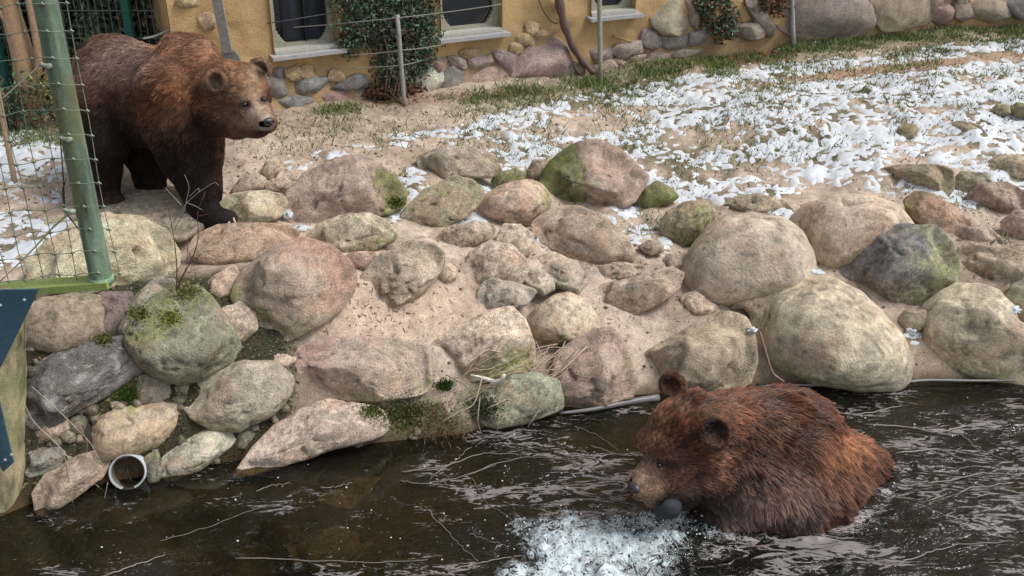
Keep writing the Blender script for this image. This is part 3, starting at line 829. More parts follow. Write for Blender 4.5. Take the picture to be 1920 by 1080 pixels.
for pts, cl_, lb in [
    ([(985, 500), (1000, 480), (1040, 472), (1065, 485), (1040, 505), (1005, 510)], SAND, 'sandy lump of rock between the two flat slabs and the broad low rock'),
    ([(1100, 520), (1120, 500), (1170, 492), (1215, 498), (1190, 515), (1130, 530)], SAND, 'low sandy ridge of rock above the long half-buried rock'),
    ([(700, 470), (715, 452), (750, 445), (785, 455), (760, 472), (720, 478)], SAND, 'low tan rock above the angular rock beside the cobble'),
    ([(1290, 590), (1275, 560), (1300, 545), (1340, 570), (1350, 585), (1320, 598)], SAND, 'sandy rock under the lower left of the dome boulder'),
    ([(470, 690), (485, 660), (530, 650), (560, 665), (555, 700), (530, 700)], (.55, .40, .29), 'sandy rock left of the block-shaped slab'),
    ([(440, 500), (400, 520), (370, 545), (390, 565), (430, 560), (455, 530)], (.55, .38, .27), 'low tan rock left of the large reddish-flanked boulder'),
    ([(800, 720), (790, 695), (815, 690), (840, 712), (825, 735)], (.35, .27, .2), 'small brown rock under the left end of the wedge-shaped boulder'),
    ([(1240, 500), (1250, 478), (1280, 475), (1290, 500), (1270, 512)], SAND, 'small sandy rock at the left foot of the dome boulder'),
    ([(1790, 455), (1800, 430), (1850, 425), (1880, 445), (1850, 462), (1810, 466)], (.46, .35, .27), 'low brown rock above the earthy rock at the right'),
    ([(1600, 600), (1610, 585), (1650, 582), (1660, 600), (1640, 612)], TAN, 'small tan rock just below the tip of the dark slate boulder'),
    ([(1885, 495), (1890, 470), (1930, 460), (1960, 480), (1940, 510), (1900, 512)], (.42, .34, .25), 'brown rock at the right edge below the pinkish one'),
    ([(620, 395), (640, 398), (660, 410), (640, 420), (610, 415)], PINK, 'small pink stone under the rough pink granite boulder'),
    ([(560, 340), (540, 360), (520, 362), (525, 345), (545, 333)], TAN, 'small tan stone touching the left shoulder of the rough pink granite boulder')]:
    rock(pts, cl_, lb, .6, .03, ang=.5, rough=1.1, name='rock', cat='rock', back=1.15)
# under water shelf
rock([(380, 880), (460, 870), (640, 850), (760, 838), (770, 860), (650, 900), (470, 940), (400, 920)], (.14, .09, .045), 'submerged brown slab in front of the broad sloping rock', .4, .1, ang=.6, Yc=4.75)

for pts, lb in [([(250, 960), (330, 930), (470, 925), (520, 960), (420, 1010), (290, 1015)], 'large flat stone under water left of the middle'),
                ([(540, 930), (640, 900), (740, 905), (760, 950), (660, 985), (560, 975)], 'rounded stone under water below the broad sloping rock'),
                ([(60, 1010), (150, 985), (240, 1000), (230, 1050), (110, 1060)], 'flat stone under water near the timber post'),
                ([(540, 1010), (640, 990), (700, 1030), (640, 1075), (560, 1060)], 'dark stone under water at the bottom, left of the splash'),
                ([(780, 850), (880, 835), (960, 850), (900, 885), (800, 885)], 'brown stone under water below the dead root tangle')]:
    Yq = at_z((pts[0][0] + pts[3][0]) / 2, np.mean([p_[1] for p_ in pts]), -.20)[1]
    rock(pts, (.20, .135, .07), lb, .35, .1, ang=.6, Yc=Yq, group='stones lying under the pond water')
# ------------------------------------------------------------------ ochre building with fieldstone base
_wb = [(345, 232), (500, 207), (800, 176), (1100, 132), (1300, 108), (1480, 86), (1700, 68), (1920, 50), (2200, 32)]
WP = []
for u, v in _wb:
    d = ray(u, v)
    Y = np.arange(5, 13, .005); t = Y / d[1]
    Z = CAM_H + d[2] * t; X = d[0] * t
    H = height(X, Y, False)
    i = np.nonzero(Z <= H)[0][0]
    WP.append((X[i], Y[i]))
WP = np.array(WP)
# smooth the run of the wall
cf = np.polyfit(WP[:, 0], WP[:, 1], 2)
X0, X1 = WP[0, 0], 7.2
def wy(x): return np.polyval(cf, np.minimum(x, 5.5)) + np.maximum(np.asarray(x) - 5.5, 0) * np.polyval(np.polyder(cf), 5.5)
def wn(x):
    s = np.polyval(np.polyder(cf), np.minimum(x, 5.5))
    n = np.stack([s, -np.ones_like(s)], -1)
    return n / np.linalg.norm(n, axis=-1)[..., None]
WZ = lambda x: height(np.asarray(x, float), wy(np.asarray(x, float)), False)
def on_wall(u, v):
    """photo pixel -> (x along wall, z)"""
    d = ray(u, v)
    Y = np.arange(5, 14, .004); t = Y / d[1]
    X = d[0] * t
    s = Y - wy(X)
    i = np.nonzero(s >= 0)[0][0]
    return X[i], CAM_H + d[2] * t[i]
def wp(x, z, out=0.0):
    n = wn(np.asarray(x, float))
    return np.array([x + n[0] * out, wy(x) + n[1] * out, z])
BO = np.array([X0, wy(X0), 1.0])
house = empty('house', BO)
tag(house, 'ochre plastered building with small windows and fieldstones set in its base', 'building')
OCHRE = np.array([.56, .385, .19])
TOPZ = 4.3
# windows: left/right px of glass opening, sill line, built as real openings
def xz(u, v): return on_wall(u, v)
wins = []
for (ul, vl, ur, vr, hgt) in [(514, 102, 634, 84, .95), (826, 72, 941, 52, .95), (1106, 32, 1190, 18, .95)]:
    xa, za = xz(ul, vl); xb, zb = xz(ur, vr)
    wins.append((xa, xb, (za + zb) / 2, (za + zb) / 2 + hgt))
xa4 = np.array(sorted(set(list(np.arange(X0, 5.4, .025)) + [w_[0] for w_ in wins] + [w_[1] for w_ in wins] + list(np.arange(5.4, X1, .2)))))
za4 = np.array(sorted(set(list(np.arange(.55, 1.95, .025)) + [w_[2] for w_ in wins] + [w_[3] for w_ in wins] + list(np.arange(1.95, TOPZ + .01, .12)) + [TOPZ])))
xa4 = xa4[np.concatenate([[True], np.diff(xa4) > 1e-4])]; za4 = za4[np.concatenate([[True], np.diff(za4) > 1e-4])]
GXw, GZw = np.meshgrid(xa4, za4)
fl = np.stack([GXw.ravel(), np.zeros(GXw.size), GZw.ravel()], 1)
nzw = fbm(fl * 2.2, 3, 61) * .030 + fbm(fl * 9, 3, 62) * .010 + ridged(fl * 14, 2, 66) * .004
# calmer at the openings
near_w = np.zeros(len(fl))
for (a, b, c, d) in wins:
    dx = np.maximum(np.maximum(a - fl[:, 0], fl[:, 0] - b), 0); dz = np.maximum(np.maximum(c - fl[:, 2], fl[:, 2] - d), 0)
    near_w = np.maximum(near_w, 1 - sst(0, .12, np.hypot(dx, dz)))
nzw = nzw * (1 - near_w)
nn = wn(fl[:, 0])
WV = np.stack([fl[:, 0] + nn[:, 0] * nzw, wy(fl[:, 0]) + nn[:, 1] * nzw, fl[:, 2]], 1)
gi = np.arange(GXw.size).reshape(GXw.shape)
wq = np.stack([gi[:-1, :-1].ravel(), gi[:-1, 1:].ravel(), gi[1:, 1:].ravel(), gi[1:, :-1].ravel()], 1)
mid = fl[wq].mean(1)
inside = np.zeros(len(wq), bool)
for (a, b, c, d) in wins:
    inside |= (mid[:, 0] > a) & (mid[:, 0] < b) & (mid[:, 2] > c) & (mid[:, 2] < d)
wq = wq[~inside]
wc = OCHRE * (1 + .20 * fbm(fl * 1.7, 3, 63) + .10 * fbm(fl * 8, 3, 64))[:, None]
st_ = np.clip(fbm(fl * np.array([3, 1, .9]), 3, 65) * .8 - .1, 0, .5)[:, None]
wc = wc * (1 - st_) + np.array([.36, .25, .14]) * st_
base_ = (sst(.22, .0, fl[:, 2] - WZ(fl[:, 0])) * .55)[:, None]
wc = wc * (1 - base_) + np.array([.30, .22, .14]) * base_
mesh_np('wall', under(BO, WV), wq, M_PLASTER, house, wc)
mb = MB()      # return wall round the left corner, and back shell
n0 = wn(np.array(X0)); tdir = np.array([-n0[1], n0[0], 0.0]) ; nd = np.array([n0[0], n0[1], 0.0])
c0 = np.array([X0, wy(X0), 0])
k = 40
ss = np.linspace(0, 2.6, k); zz = np.linspace(.4, TOPZ, 50)
S_, Z_ = np.meshgrid(ss, zz)
fr = np.stack([S_.ravel() + 31, np.zeros(S_.size), Z_.ravel()], 1)
bul = (fbm(fr * 2.2, 3, 61) * .03 + fbm(fr * 9, 2, 62) * .01) * sst(0, .2, S_.ravel())
lw = c0 - nd * S_.ravel()[:, None] - tdir * bul[:, None] * np.array([1, 1, 0]); lw[:, 2] = Z_.ravel()
gi2 = np.arange(S_.size).reshape(S_.shape)
lq = np.stack([gi2[:-1, :-1].ravel(), gi2[:-1, 1:].ravel(), gi2[1:, 1:].ravel(), gi2[1:, :-1].ravel()], 1)
mesh_np('side_wall', under(BO, lw), lq, M_PLASTER, house, np.tile(OCHRE, (len(lw), 1)) * (1 + .15 * fbm(fr * 2, 3, 9))[:, None])
# roof overhanging the wall
mb = MB()
xs = np.linspace(X0 - .35, X1, 24)
rows = []
for out, z in [(.45, TOPZ - .05), (.45, TOPZ + .08), (-2.6, TOPZ + .9), (-2.6, TOPZ + .75)]:
    rows.append(np.array([np.array([x, wy(max(x, X0)), 0]) + np.array([wn(np.array(max(x, X0)))[0], wn(np.array(max(x, X0)))[1], 0]) * out + np.array([0, 0, z]) for x in xs]))
Vr = np.concatenate(rows); nxs = len(xs)
qr = []
for r in range(4):
    r2 = (r + 1) % 4
    for i in range(nxs - 1): qr.append((r * nxs + i, r * nxs + i + 1, r2 * nxs + i + 1, r2 * nxs + i))
mb.add(Vr, qr, None, (.10, .075, .06)); mb.build('roof', M_WOOD, house, False, BO)

# glass
M_GLASS, t, out_ = newmat('window_glass')
p = t.nodes.new('ShaderNodeBsdfPrincipled'); p.inputs['Base Color'].default_value = (.012, .014, .018, 1)
p.inputs['Roughness'].default_value = .06; p.inputs['Specular IOR Level'].default_value = .8
tcn = t.nodes.new('ShaderNodeTexCoord'); nn_ = t.nodes.new('ShaderNodeTexNoise'); nn_.inputs['Scale'].default_value = 3.5
bn = t.nodes.new('ShaderNodeBump'); bn.inputs['Strength'].default_value = .25; bn.inputs['Distance'].default_value = .02
t.links.new(tcn.outputs['Object'], nn_.inputs['Vector']); t.links.new(nn_.outputs[0], bn.inputs['Height']); t.links.new(bn.outputs[0], p.inputs['Normal'])
t.links.new(p.outputs[0], out_.inputs[0])
FRC = (.30, .31, .24)
wlab = ['left window with a dark blue curtain', 'middle window reflecting the snow', 'right window behind the thin post']
for wi, (a, b, c, d) in enumerate(wins):
    xm = (a + b) / 2
    tdx = (wp(b, 0) - wp(a, 0)); Lw = np.linalg.norm(tdx); tdx /= Lw
    nv = np.cross(tdx, [0, 0, 1.0]); nv /= np.linalg.norm(nv)
    if nv[1] > 0: nv = -nv
    A = wp(a, 0); up = np.array([0, 0, 1.0])
    def wpt(s, z, o): return A + tdx * s + up * z + nv * o
    m = MB()
    f = .045
    # reveal
    for (s0, s1, z0, z1) in [(0, .004, c, d), (Lw - .004, Lw, c, d), (0, Lw, d - .004, d), (0, Lw, c, c + .004)]:
        m.box(wpt((s0 + s1) / 2, (z0 + z1) / 2, -.07), tdx * max((s1 - s0) / 2, .002), up * max((z1 - z0) / 2, .002), nv * .09, OCHRE * .8)
    fo = MB()
    for (s0, s1, z0, z1) in [(.006, f, c + .006, d - .006), (Lw - f, Lw - .006, c + .006, d - .006), (f + .001, Lw - f - .001, c + .006, c + f), (f + .001, Lw - f - .001, d - f, d - .006)]:
        fo.box(wpt((s0 + s1) / 2, (z0 + z1) / 2, -.085), tdx * (s1 - s0) / 2, up * (z1 - z0) / 2, nv * .025, FRC)
    # rounded lower corners of the inner frame
    for sx, s0 in ((1, f), (-1, Lw - f)):
        for kx in range(6):
            hgt_ = .09 * (1 - (kx / 6.0)) ** 1.8
            fo.box(wpt(s0 + sx * (kx * .013 + .0065), c + f + hgt_ / 2, -.086), tdx * .0065, up * hgt_ / 2, nv * .022, FRC)
    win = fo.build('window', M_PAINT, house, False, BO)
    win['label'] = wlab[wi]
    m.build('reveal', M_PLASTER, win, False, BO)
    g = MB(); g.box(wpt(Lw / 2, (c + d) / 2, -.10), tdx * (Lw / 2 - .02), up * ((d - c) / 2 - .02), nv * .004, (0, 0, 0))
    g.build('pane', M_GLASS, win, False, BO)
    s_ = MB()
    s_.box(wpt(Lw / 2, c - .018, .035), tdx * (Lw / 2 + .035), up * .013 + nv * -.0, nv * .065, (.36, .36, .37))
    s_.box(wpt(Lw / 2, c + .010, -.02), tdx * (Lw / 2 - .004), up * .012, nv * .05, (.42, .42, .38))
    sl = s_.build('sill', M_PAINT, win, False, BO)
    if wi == 0:
        # curtain seen in the dark pane
        cm = MB()
        ks = np.linspace(.10, Lw - .06, 40); kz = np.linspace(c + .06, d - .05, 12)
        KS, KZ = np.meshgrid(ks, kz)
        oo = -.092 + .003 * np.sin(KS * 75 + KZ * 4)
        cv = A + tdx * KS.ravel()[:, None] + up * KZ.ravel()[:, None] + nv * oo.ravel()[:, None]
        gi3 = np.arange(KS.size).reshape(KS.shape)
        cq = np.stack([gi3[:-1, :-1].ravel(), gi3[:-1, 1:].ravel(), gi3[1:, 1:].ravel(), gi3[1:, :-1].ravel()], 1)
        mesh_np('curtain', under(BO, cv), cq, M_PAINT, win, np.tile([.010, .013, .020], (len(cv), 1)) * (1 + .7 * np.sin(KS.ravel() * 38 + 1))[:, None])
        bar = MB(); bar.box(wpt(Lw * .56, (c + d) / 2, -.078), tdx * .006, up * ((d - c) / 2 - f), nv * .006, (.03, .035, .05))
        bar.tube([wpt(-.03, c + .22, .01), wpt(Lw * .5, c + .235, .012), wpt(Lw + .03, c + .25, .01)], .004, 5, (.08, .08, .09))
        bar.build('window_bar', M_PAINT, win, True, BO)

# fieldstones in the base
def oval(x0, x1, y0, y1, k=10, w=.0):
    r = np.random.default_rng(int(x0 * 7 + y0))
    a = np.arange(k) * 2 * np.pi / k
    rr = 1 + r.uniform(-.12, .12, k)
    ca, sa = np.cos(a), np.sin(a)
    sq = 1 / np.maximum(np.abs(ca), np.abs(sa)) ** .45
    return [((x0 + x1) / 2 + (x1 - x0) / 2 * ca[i] * rr[i] * sq[i], (y0 + y1) / 2 + (y1 - y0) / 2 * sa[i] * rr[i] * sq[i]) for i in range(k)]
def wall_stone(pts, col_, label=None, out=.05, ang=.4, prot=0.0):
    _seed[0] += 11; sd = _seed[0]
    pts = np.array(pts, float)
    q = np.array([on_wall(u, v) for u, v in pts])
    c = q.mean(0)
    lo, hi = q.min(0), q.max(0)
    sx = 1 / np.sqrt(1 + np.polyval(np.polyder(cf), c[0]) ** 2)
    q2 = (q - c) / np.array([sx, 1.0])
    th, rad = outline_radius(q2, np.zeros(2))
    N, Fc = ico(4)
    a, b, cc = -N[:, 1], N[:, 0], N[:, 2]
    R = np.interp(np.arctan2(cc, b), th, rad)
    rho = np.sqrt(b * b + cc * cc)
    fl_ = 1.22 * rho ** .5 / np.maximum(rho, 1e-6)
    n = wn(np.array(c[0])); tx = np.array([-n[1], n[0], 0]); nv = np.array([n[0], n[1], 0])
    size = rad.mean()
    L = np.stack([b * R * fl_, np.sign(a) * np.abs(a) ** .8 * max(out * 1.1, size * .32), cc * R * fl_], 1)
    rs = np.random.default_rng(sd)
    if ang:
        for k in range(8):
            nn = rs.normal(size=3); nn[1] = abs(nn[1]) + 1.1; nn /= np.linalg.norm(nn)
            pr = L @ nn; d0 = pr.max() * rs.uniform(.55, .85)
            L = L - (np.clip(pr - d0, 0, None) * min(.95, ang * 1.6) * sst(.0, .3, a))[:, None] * nn
    qn = L / size
    nr = L / (np.linalg.norm(L, axis=1)[:, None] + 1e-9)
    L = L + nr * ((fbm(qn * 1.2 + sd, 3, sd) * .06 + fbm(qn * 5 + sd, 2, sd + 3) * .03) * size)[:, None]
    L[:, 1] -= max(out * 1.1, size * .32) - out - .01
    W = L[:, :1] * tx + L[:, 1:2] * nv + L[:, 2:] * np.array([0, 0, 1.0])
    col_ = np.array(col_, float); col_ = col_ * .72 + col_.mean() * .28 * np.array([1.05, 1, .9])
    base = np.tile(col_, (len(W), 1))
    n1 = fbm(qn * 1.4, 3, sd + 5); n2 = fbm(qn * np.array([4, 4, 9]), 3, sd + 6)
    base = base * 1.15 * (1 + .2 * n1 + .22 * n2)[:, None]
    t = np.clip(-n1 * .7, 0, .35)[:, None]
    base = base * (1 - t) + np.array([.42, .33, .26]) * t
    o = mesh_np('stone', W, Fc, M_ROCK, house, np.clip(base, .02, .7))
    cp = np.array([c[0], wy(c[0]), c[1]])
    o.location = cp - BO
    if label: o['label'] = label
    return o
G_ = (.28, .28, .28); PK = (.42, .28, .25); TN = (.50, .36, .20); PU_ = (.33, .24, .25)
wall_stone(oval(497, 539, 140, 181), G_); wall_stone(oval(512, 533, 126, 141), (.22, .23, .26))
wall_stone(oval(535, 565, 124, 147), OCHRE * .95); wall_stone(oval(562, 592, 123, 146), OCHRE * .95)
wall_stone(oval(546, 620, 146, 172, 12), (.27, .28, .28)); wall_stone(oval(617, 643, 130, 152), TN)
wall_stone([(623, 167), (640, 155), (665, 140), (690, 142), (700, 152), (697, 162), (665, 164)], (.24, .26, .27))
wall_stone(oval(520, 592, 181, 208, 12), (.25, .26, .24)); wall_stone(oval(596, 662, 173, 203, 12), (.43, .25, .23))
wall_stone(oval(664, 702, 163, 198), (.33, .26, .22))
wall_stone(oval(778, 826, 132, 182), (.60, .55, .44), 'whitish stone at the foot of the wall beside the climbing shrub', .10, .8)
wall_stone([(803, 112), (836, 110), (828, 125), (820, 137), (808, 126)], PK)
wall_stone([(841, 107), (856, 106), (870, 112), (875, 126), (866, 128), (846, 118)], (.42, .33, .30)); wall_stone([(879, 112), (890, 106), (917, 104), (921, 116), (905, 124), (884, 127)], (.40, .31, .29))
wall_stone([(823, 145), (845, 128), (860, 124), (868, 140), (871, 172), (850, 178), (833, 176)], (.27, .27, .25))
wall_stone([(872, 176), (876, 150), (905, 132), (930, 127), (948, 140), (953, 160), (930, 165), (895, 174)], (.46, .31, .25), None, .07)
wall_stone([(926, 100), (940, 97), (970, 105), (962, 120), (953, 133), (938, 122)], PU_)
wall_stone([(962, 155), (965, 125), (985, 100), (1000, 82), (1015, 73), (1035, 78), (1055, 92), (1060, 110), (1048, 130), (1045, 150), (1005, 158), (970, 162)], (.44, .30, .28), 'largest pink rock in the base of the wall', .11, .9)
wall_stone([(1048, 148), (1052, 118), (1062, 110), (1080, 142), (1070, 148)], (.33, .28, .26), None, .08); wall_stone([(1063, 103), (1076, 112), (1102, 132), (1090, 143), (1080, 136)], (.44, .32, .24), None, .07)
wall_stone([(940, 170), (955, 145), (968, 158), (975, 168)], (.42, .3, .26))
wall_stone(oval(970, 1000, 62, 84), OCHRE * .98, None, .03); wall_stone(oval(985, 1010, 42, 66), OCHRE, None, .03); wall_stone(oval(1003, 1035, 56, 72), OCHRE, None, .03)
wall_stone(oval(865, 900, 92, 108), OCHRE * 1.05, None, .03); wall_stone(oval(955, 980, 80, 100), OCHRE, None, .03)
wall_stone([(1104, 95), (1144, 91), (1146, 110), (1115, 115)], PU_); wall_stone([(1110, 125), (1125, 115), (1153, 113), (1155, 130), (1120, 137), (1108, 138)], (.44, .33, .26))
wall_stone([(1148, 97), (1160, 84), (1200, 78), (1213, 88), (1210, 97), (1182, 100), (1168, 110), (1158, 103)], (.40, .31, .26))
wall_stone([(1153, 112), (1160, 107), (1184, 126), (1158, 131)], (.40, .29, .24)); wall_stone([(1174, 113), (1186, 102), (1212, 102), (1205, 115), (1190, 125)], (.43, .33, .24))
wall_stone([(1203, 122), (1214, 105), (1230, 92), (1254, 94), (1264, 110), (1240, 118), (1212, 126)], (.37, .25, .25))
wall_stone([(1203, 80), (1207, 60), (1220, 55), (1236, 68), (1241, 90), (1220, 90)], (.34, .28, .28)); wall_stone([(1237, 70), (1290, 60), (1297, 72), (1290, 90), (1252, 92), (1242, 85)], (.28, .25, .22))
wall_stone([(1292, 84), (1293, 62), (1320, 55), (1331, 70), (1312, 84)], (.34, .28, .28)); wall_stone([(1250, 102), (1275, 93), (1318, 92), (1305, 102), (1270, 106)], (.38, .31, .24))
wall_stone([(1222, 30), (1228, 8), (1250, -18), (1275, -8), (1290, 25), (1291, 50), (1268, 60), (1240, 58), (1226, 45)], (.44, .38, .26), 'large pale yellow pitted rock right of the right window', .12, .6)
wall_stone([(1285, 5), (1295, 3), (1312, 40), (1308, 52), (1294, 45)], (.42, .34, .26), None, .08)
wall_stone([(1375, 60), (1390, 45), (1416, 42), (1430, 60), (1420, 70), (1398, 73)], (.34, .28, .22), None, .16)
wall_stone([(1397, 5), (1412, -8), (1440, 38), (1448, 62), (1434, 64), (1410, 35)], (.28, .23, .19), None, .12)
wall_stone([(1463, 40), (1468, 18), (1490, -12), (1560, -34), (1608, -12), (1622, 30), (1620, 55), (1590, 62), (1530, 68), (1490, 62)], (.36, .29, .26), 'huge grey pink rock behind the right-hand thin post', .16, .5)
wall_stone([(1630, 0), (1650, -24), (1718, -18), (1738, 20), (1735, 38), (1690, 52), (1660, 54), (1640, 30)], (.45, .36, .24), 'huge tan rock with a slanting lower edge', .13, .6)
wall_stone([(1740, 18), (1770, 8), (1782, 20), (1782, 44), (1755, 44), (1742, 30)], (.42, .27, .23), None, .1); wall_stone([(1735, 2), (1745, -14), (1772, -8), (1768, 8), (1742, 14)], (.40, .30, .22), None, .08)
wall_stone([(1785, 12), (1800, -10), (1818, 5), (1820, 30), (1800, 38), (1786, 30)], (.33, .25, .2), None, .08)
wall_stone([(1822, 15), (1840, 0), (1875, -2), (1892, 15), (1885, 32), (1855, 38), (1828, 30)], (.42, .34, .25), None, .1)
wall_stone([(1882, -5), (1930, -24), (1945, 28), (1905, 30), (1890, 18)], (.26, .23, .22), None, .12)
wall_stone([(1950, 20), (1955, -20), (2010, -30), (2030, 10), (1990, 28)], (.4, .32, .26), None, .12)
wall_stone(oval(372, 402, 26, 56), OCHRE, None, .05); wall_stone(oval(330, 372, -10, 12), OCHRE, None, .08)

# ------------------------------------------------------------------ things on and by the wall
def wallpath(pts, out):
    r = []
    for (u, v) in pts:
        x, z = on_wall(u, v)
        r.append(wp(x, z, out))
    return np.array(r)
def resample(P, n):
    P = np.asarray(P, float)
    t = np.linspace(0, 1, len(P)); T = np.linspace(0, 1, n)
    # smooth via catmull-like: linear then box smoothing
    Q = np.stack([np.interp(T, t, P[:, i]) for i in range(P.shape[1])], 1)
    for _ in range(max(1, n // 12)):
        Q[1:-1] = (Q[:-2] + 2 * Q[1:-1] + Q[2:]) / 4
    return Q
def solo(mbuild, name, mat, label, cat, group=None, org=None, smooth=True, kind=None):
    o = mbuild.build(name, mat, None, smooth)
    V = np.concatenate(mbuild.V)
    if org is None: org = np.array([V[:, 0].mean(), V[:, 1].mean(), V[:, 2].min()])
    recenter(o, org)
    return tag(o, label, cat, group, kind)
P = resample(wallpath([(1036, -60), (1040, 0), (1048, 40), (1062, 80), (1080, 110), (1100, 132)], .07), 26)
P[:, :2] += np.stack([np.linspace(0, .02, 26), np.zeros(26)], 1)
m = MB(); r_ = np.linspace(.040, .024, 26) * (1 + .15 * np.sin(np.arange(26) * 1.3))
m.tube(P, r_, 10, (.15, .10, .085)); solo(m, 'vine_trunk', M_WOOD, 'dark curved trunk of a climber leaning on the ochre wall by the big pink rock', 'climber trunk')
m = MB(); m.tube(resample(wallpath([(1003, -10), (1015, 20), (1028, 38), (1040, 42)], .04), 12), .005, 5, (.12, .08, .06))
solo(m, 'thin_vine', M_WOOD, 'thin bare vine stem curling down the wall left of the dark trunk', 'vine')
P = resample(wallpath([(1148, 66), (1165, 72), (1180, 77)], .02), 8); m = MB(); m.tube(P, .010, 6, (.35, .22, .11)); solo(m, 'stub', M_WOOD, 'short broken stick lodged in the plaster right of the thin post', 'stick')
# wooden paddle leaning on the wall behind the bear
Pp = wallpath([(396, -30), (410, 40), (420, 92)], .10)
m = MB()
d_ = Pp[2] - Pp[0]; L2 = np.linalg.norm(d_); d_ /= L2
sd_ = np.cross(d_, [0, 1, 0]); sd_ /= np.linalg.norm(sd_); nd_ = np.cross(d_, sd_)
pd = empty('wooden_paddle', Pp[2] + d_ * .18)
tag(pd, 'weathered grey plank with a rounded blade leaning on the wall behind the standing bear', 'plank')
m.box((Pp[0] + Pp[2]) / 2, d_ * L2 / 2, sd_ * .034, nd_ * .012, (.27, .25, .23)); m.build('shaft', M_WOOD, pd, False, np.array(pd.location))
cV = []
k = 20
for i in range(k):
    a = 2 * np.pi * i / k
    cV.append((Pp[2] + d_ * .09) + sd_ * .085 * math.cos(a) * (1.0 if math.sin(a) > 0 else .9) + d_ * .12 * math.sin(a))
cV = np.array(cV)
Vp = np.concatenate([cV + nd_ * -.028, cV + nd_ * .0 - nd_ * .014])
qs = [(i, (i + 1) % k, k + (i + 1) % k, k + i) for i in range(k)]
tr = [(0, i + 1, i) for i in range(1, k - 1)] + [(k, k + i, k + i + 1) for i in range(1, k - 1)]
m = MB(); m.add(Vp, qs, tr, (.25, .24, .23)); m.build('blade', M_WOOD, pd, False, np.array(pd.location))
m = MB(); m.tube([Pp[2] + d_ * .05 - nd_ * .034, Pp[2] + d_ * .05 - nd_ * .02], .012, 8, (.03, .03, .03)); m.build('bolt', M_PAINT, pd, True, np.array(pd.location))

# thin posts and their wires in front of the wall
posts = []
def thin_post(u0, v0, u1, v1, rpx, label, col_, tall=0, off=.0):
    b = hit(u1, v1 + 2)
    b = b + np.array([0, -off, 0]); b[2] = gz(b[0], b[1])
    tpt = at_y(u0, v0, b[1])
    if tall: tpt = b + (tpt - b) * tall
    b = b - (tpt - b) / np.linalg.norm(tpt - b) * .08
    r = rpx / F * depth_of(b)
    m = MB(); m.tube(np.linspace(b, tpt, 6), r, 10, col_)
    solo(m, 'post', M_WOOD if rpx > 4 else M_PAINT, label, 'post', 'thin posts carrying wires along the wall', b)
    posts.append((b, tpt))
thin_post(745, 28, 758, 194, 4.2, 'short pale grey post standing before the dark climbing shrub', (.30, .295, .28))
thin_post(1124, 0, 1126, 156, 4.6, 'thin greenish post standing before the right window', (.30, .31, .24), 2.2)
thin_post(1485, 0, 1487, 90, 4.4, 'thin grey post standing before the huge grey pink rock', (.34, .34, .33), 2.6, .0)
p1b, p1t = posts[0]
def sag(a, b, s=.02, n=14):
    t = np.linspace(0, 1, n)[:, None]
    P = a * (1 - t) + b * t
    P[:, 2] -= (4 * t * (1 - t))[:, 0] * s
    return P
wl = wp(on_wall(505, 60)[0], on_wall(505, 60)[1], .02)
for k_, (vv, ul, vl, ur, vr) in enumerate([(33, 500, 55, 940, 8), (94, 650, 104, 830, 84), (122, 660, 127, 800, 110)]):
    A_ = at_y(ul, vl, p1b[1] - .02); B_ = at_y(750 + (vv - 33) * .075, vv, p1b[1] - .01); D_ = at_y(ur, vr, p1b[1] + .25)
    m = MB(); m.tube(np.concatenate([sag(A_, B_, .005), sag(B_, D_, .005)[1:]]), .004, 5, (.22, .22, .20))
    solo(m, 'wire', M_WIRE, ['top wire crossing both left windows at the short pale post', 'middle wire fixed halfway up the short pale post', 'lowest wire at the short pale post over the dark shrub'][k_], 'wire', 'wires tied to the short pale post')

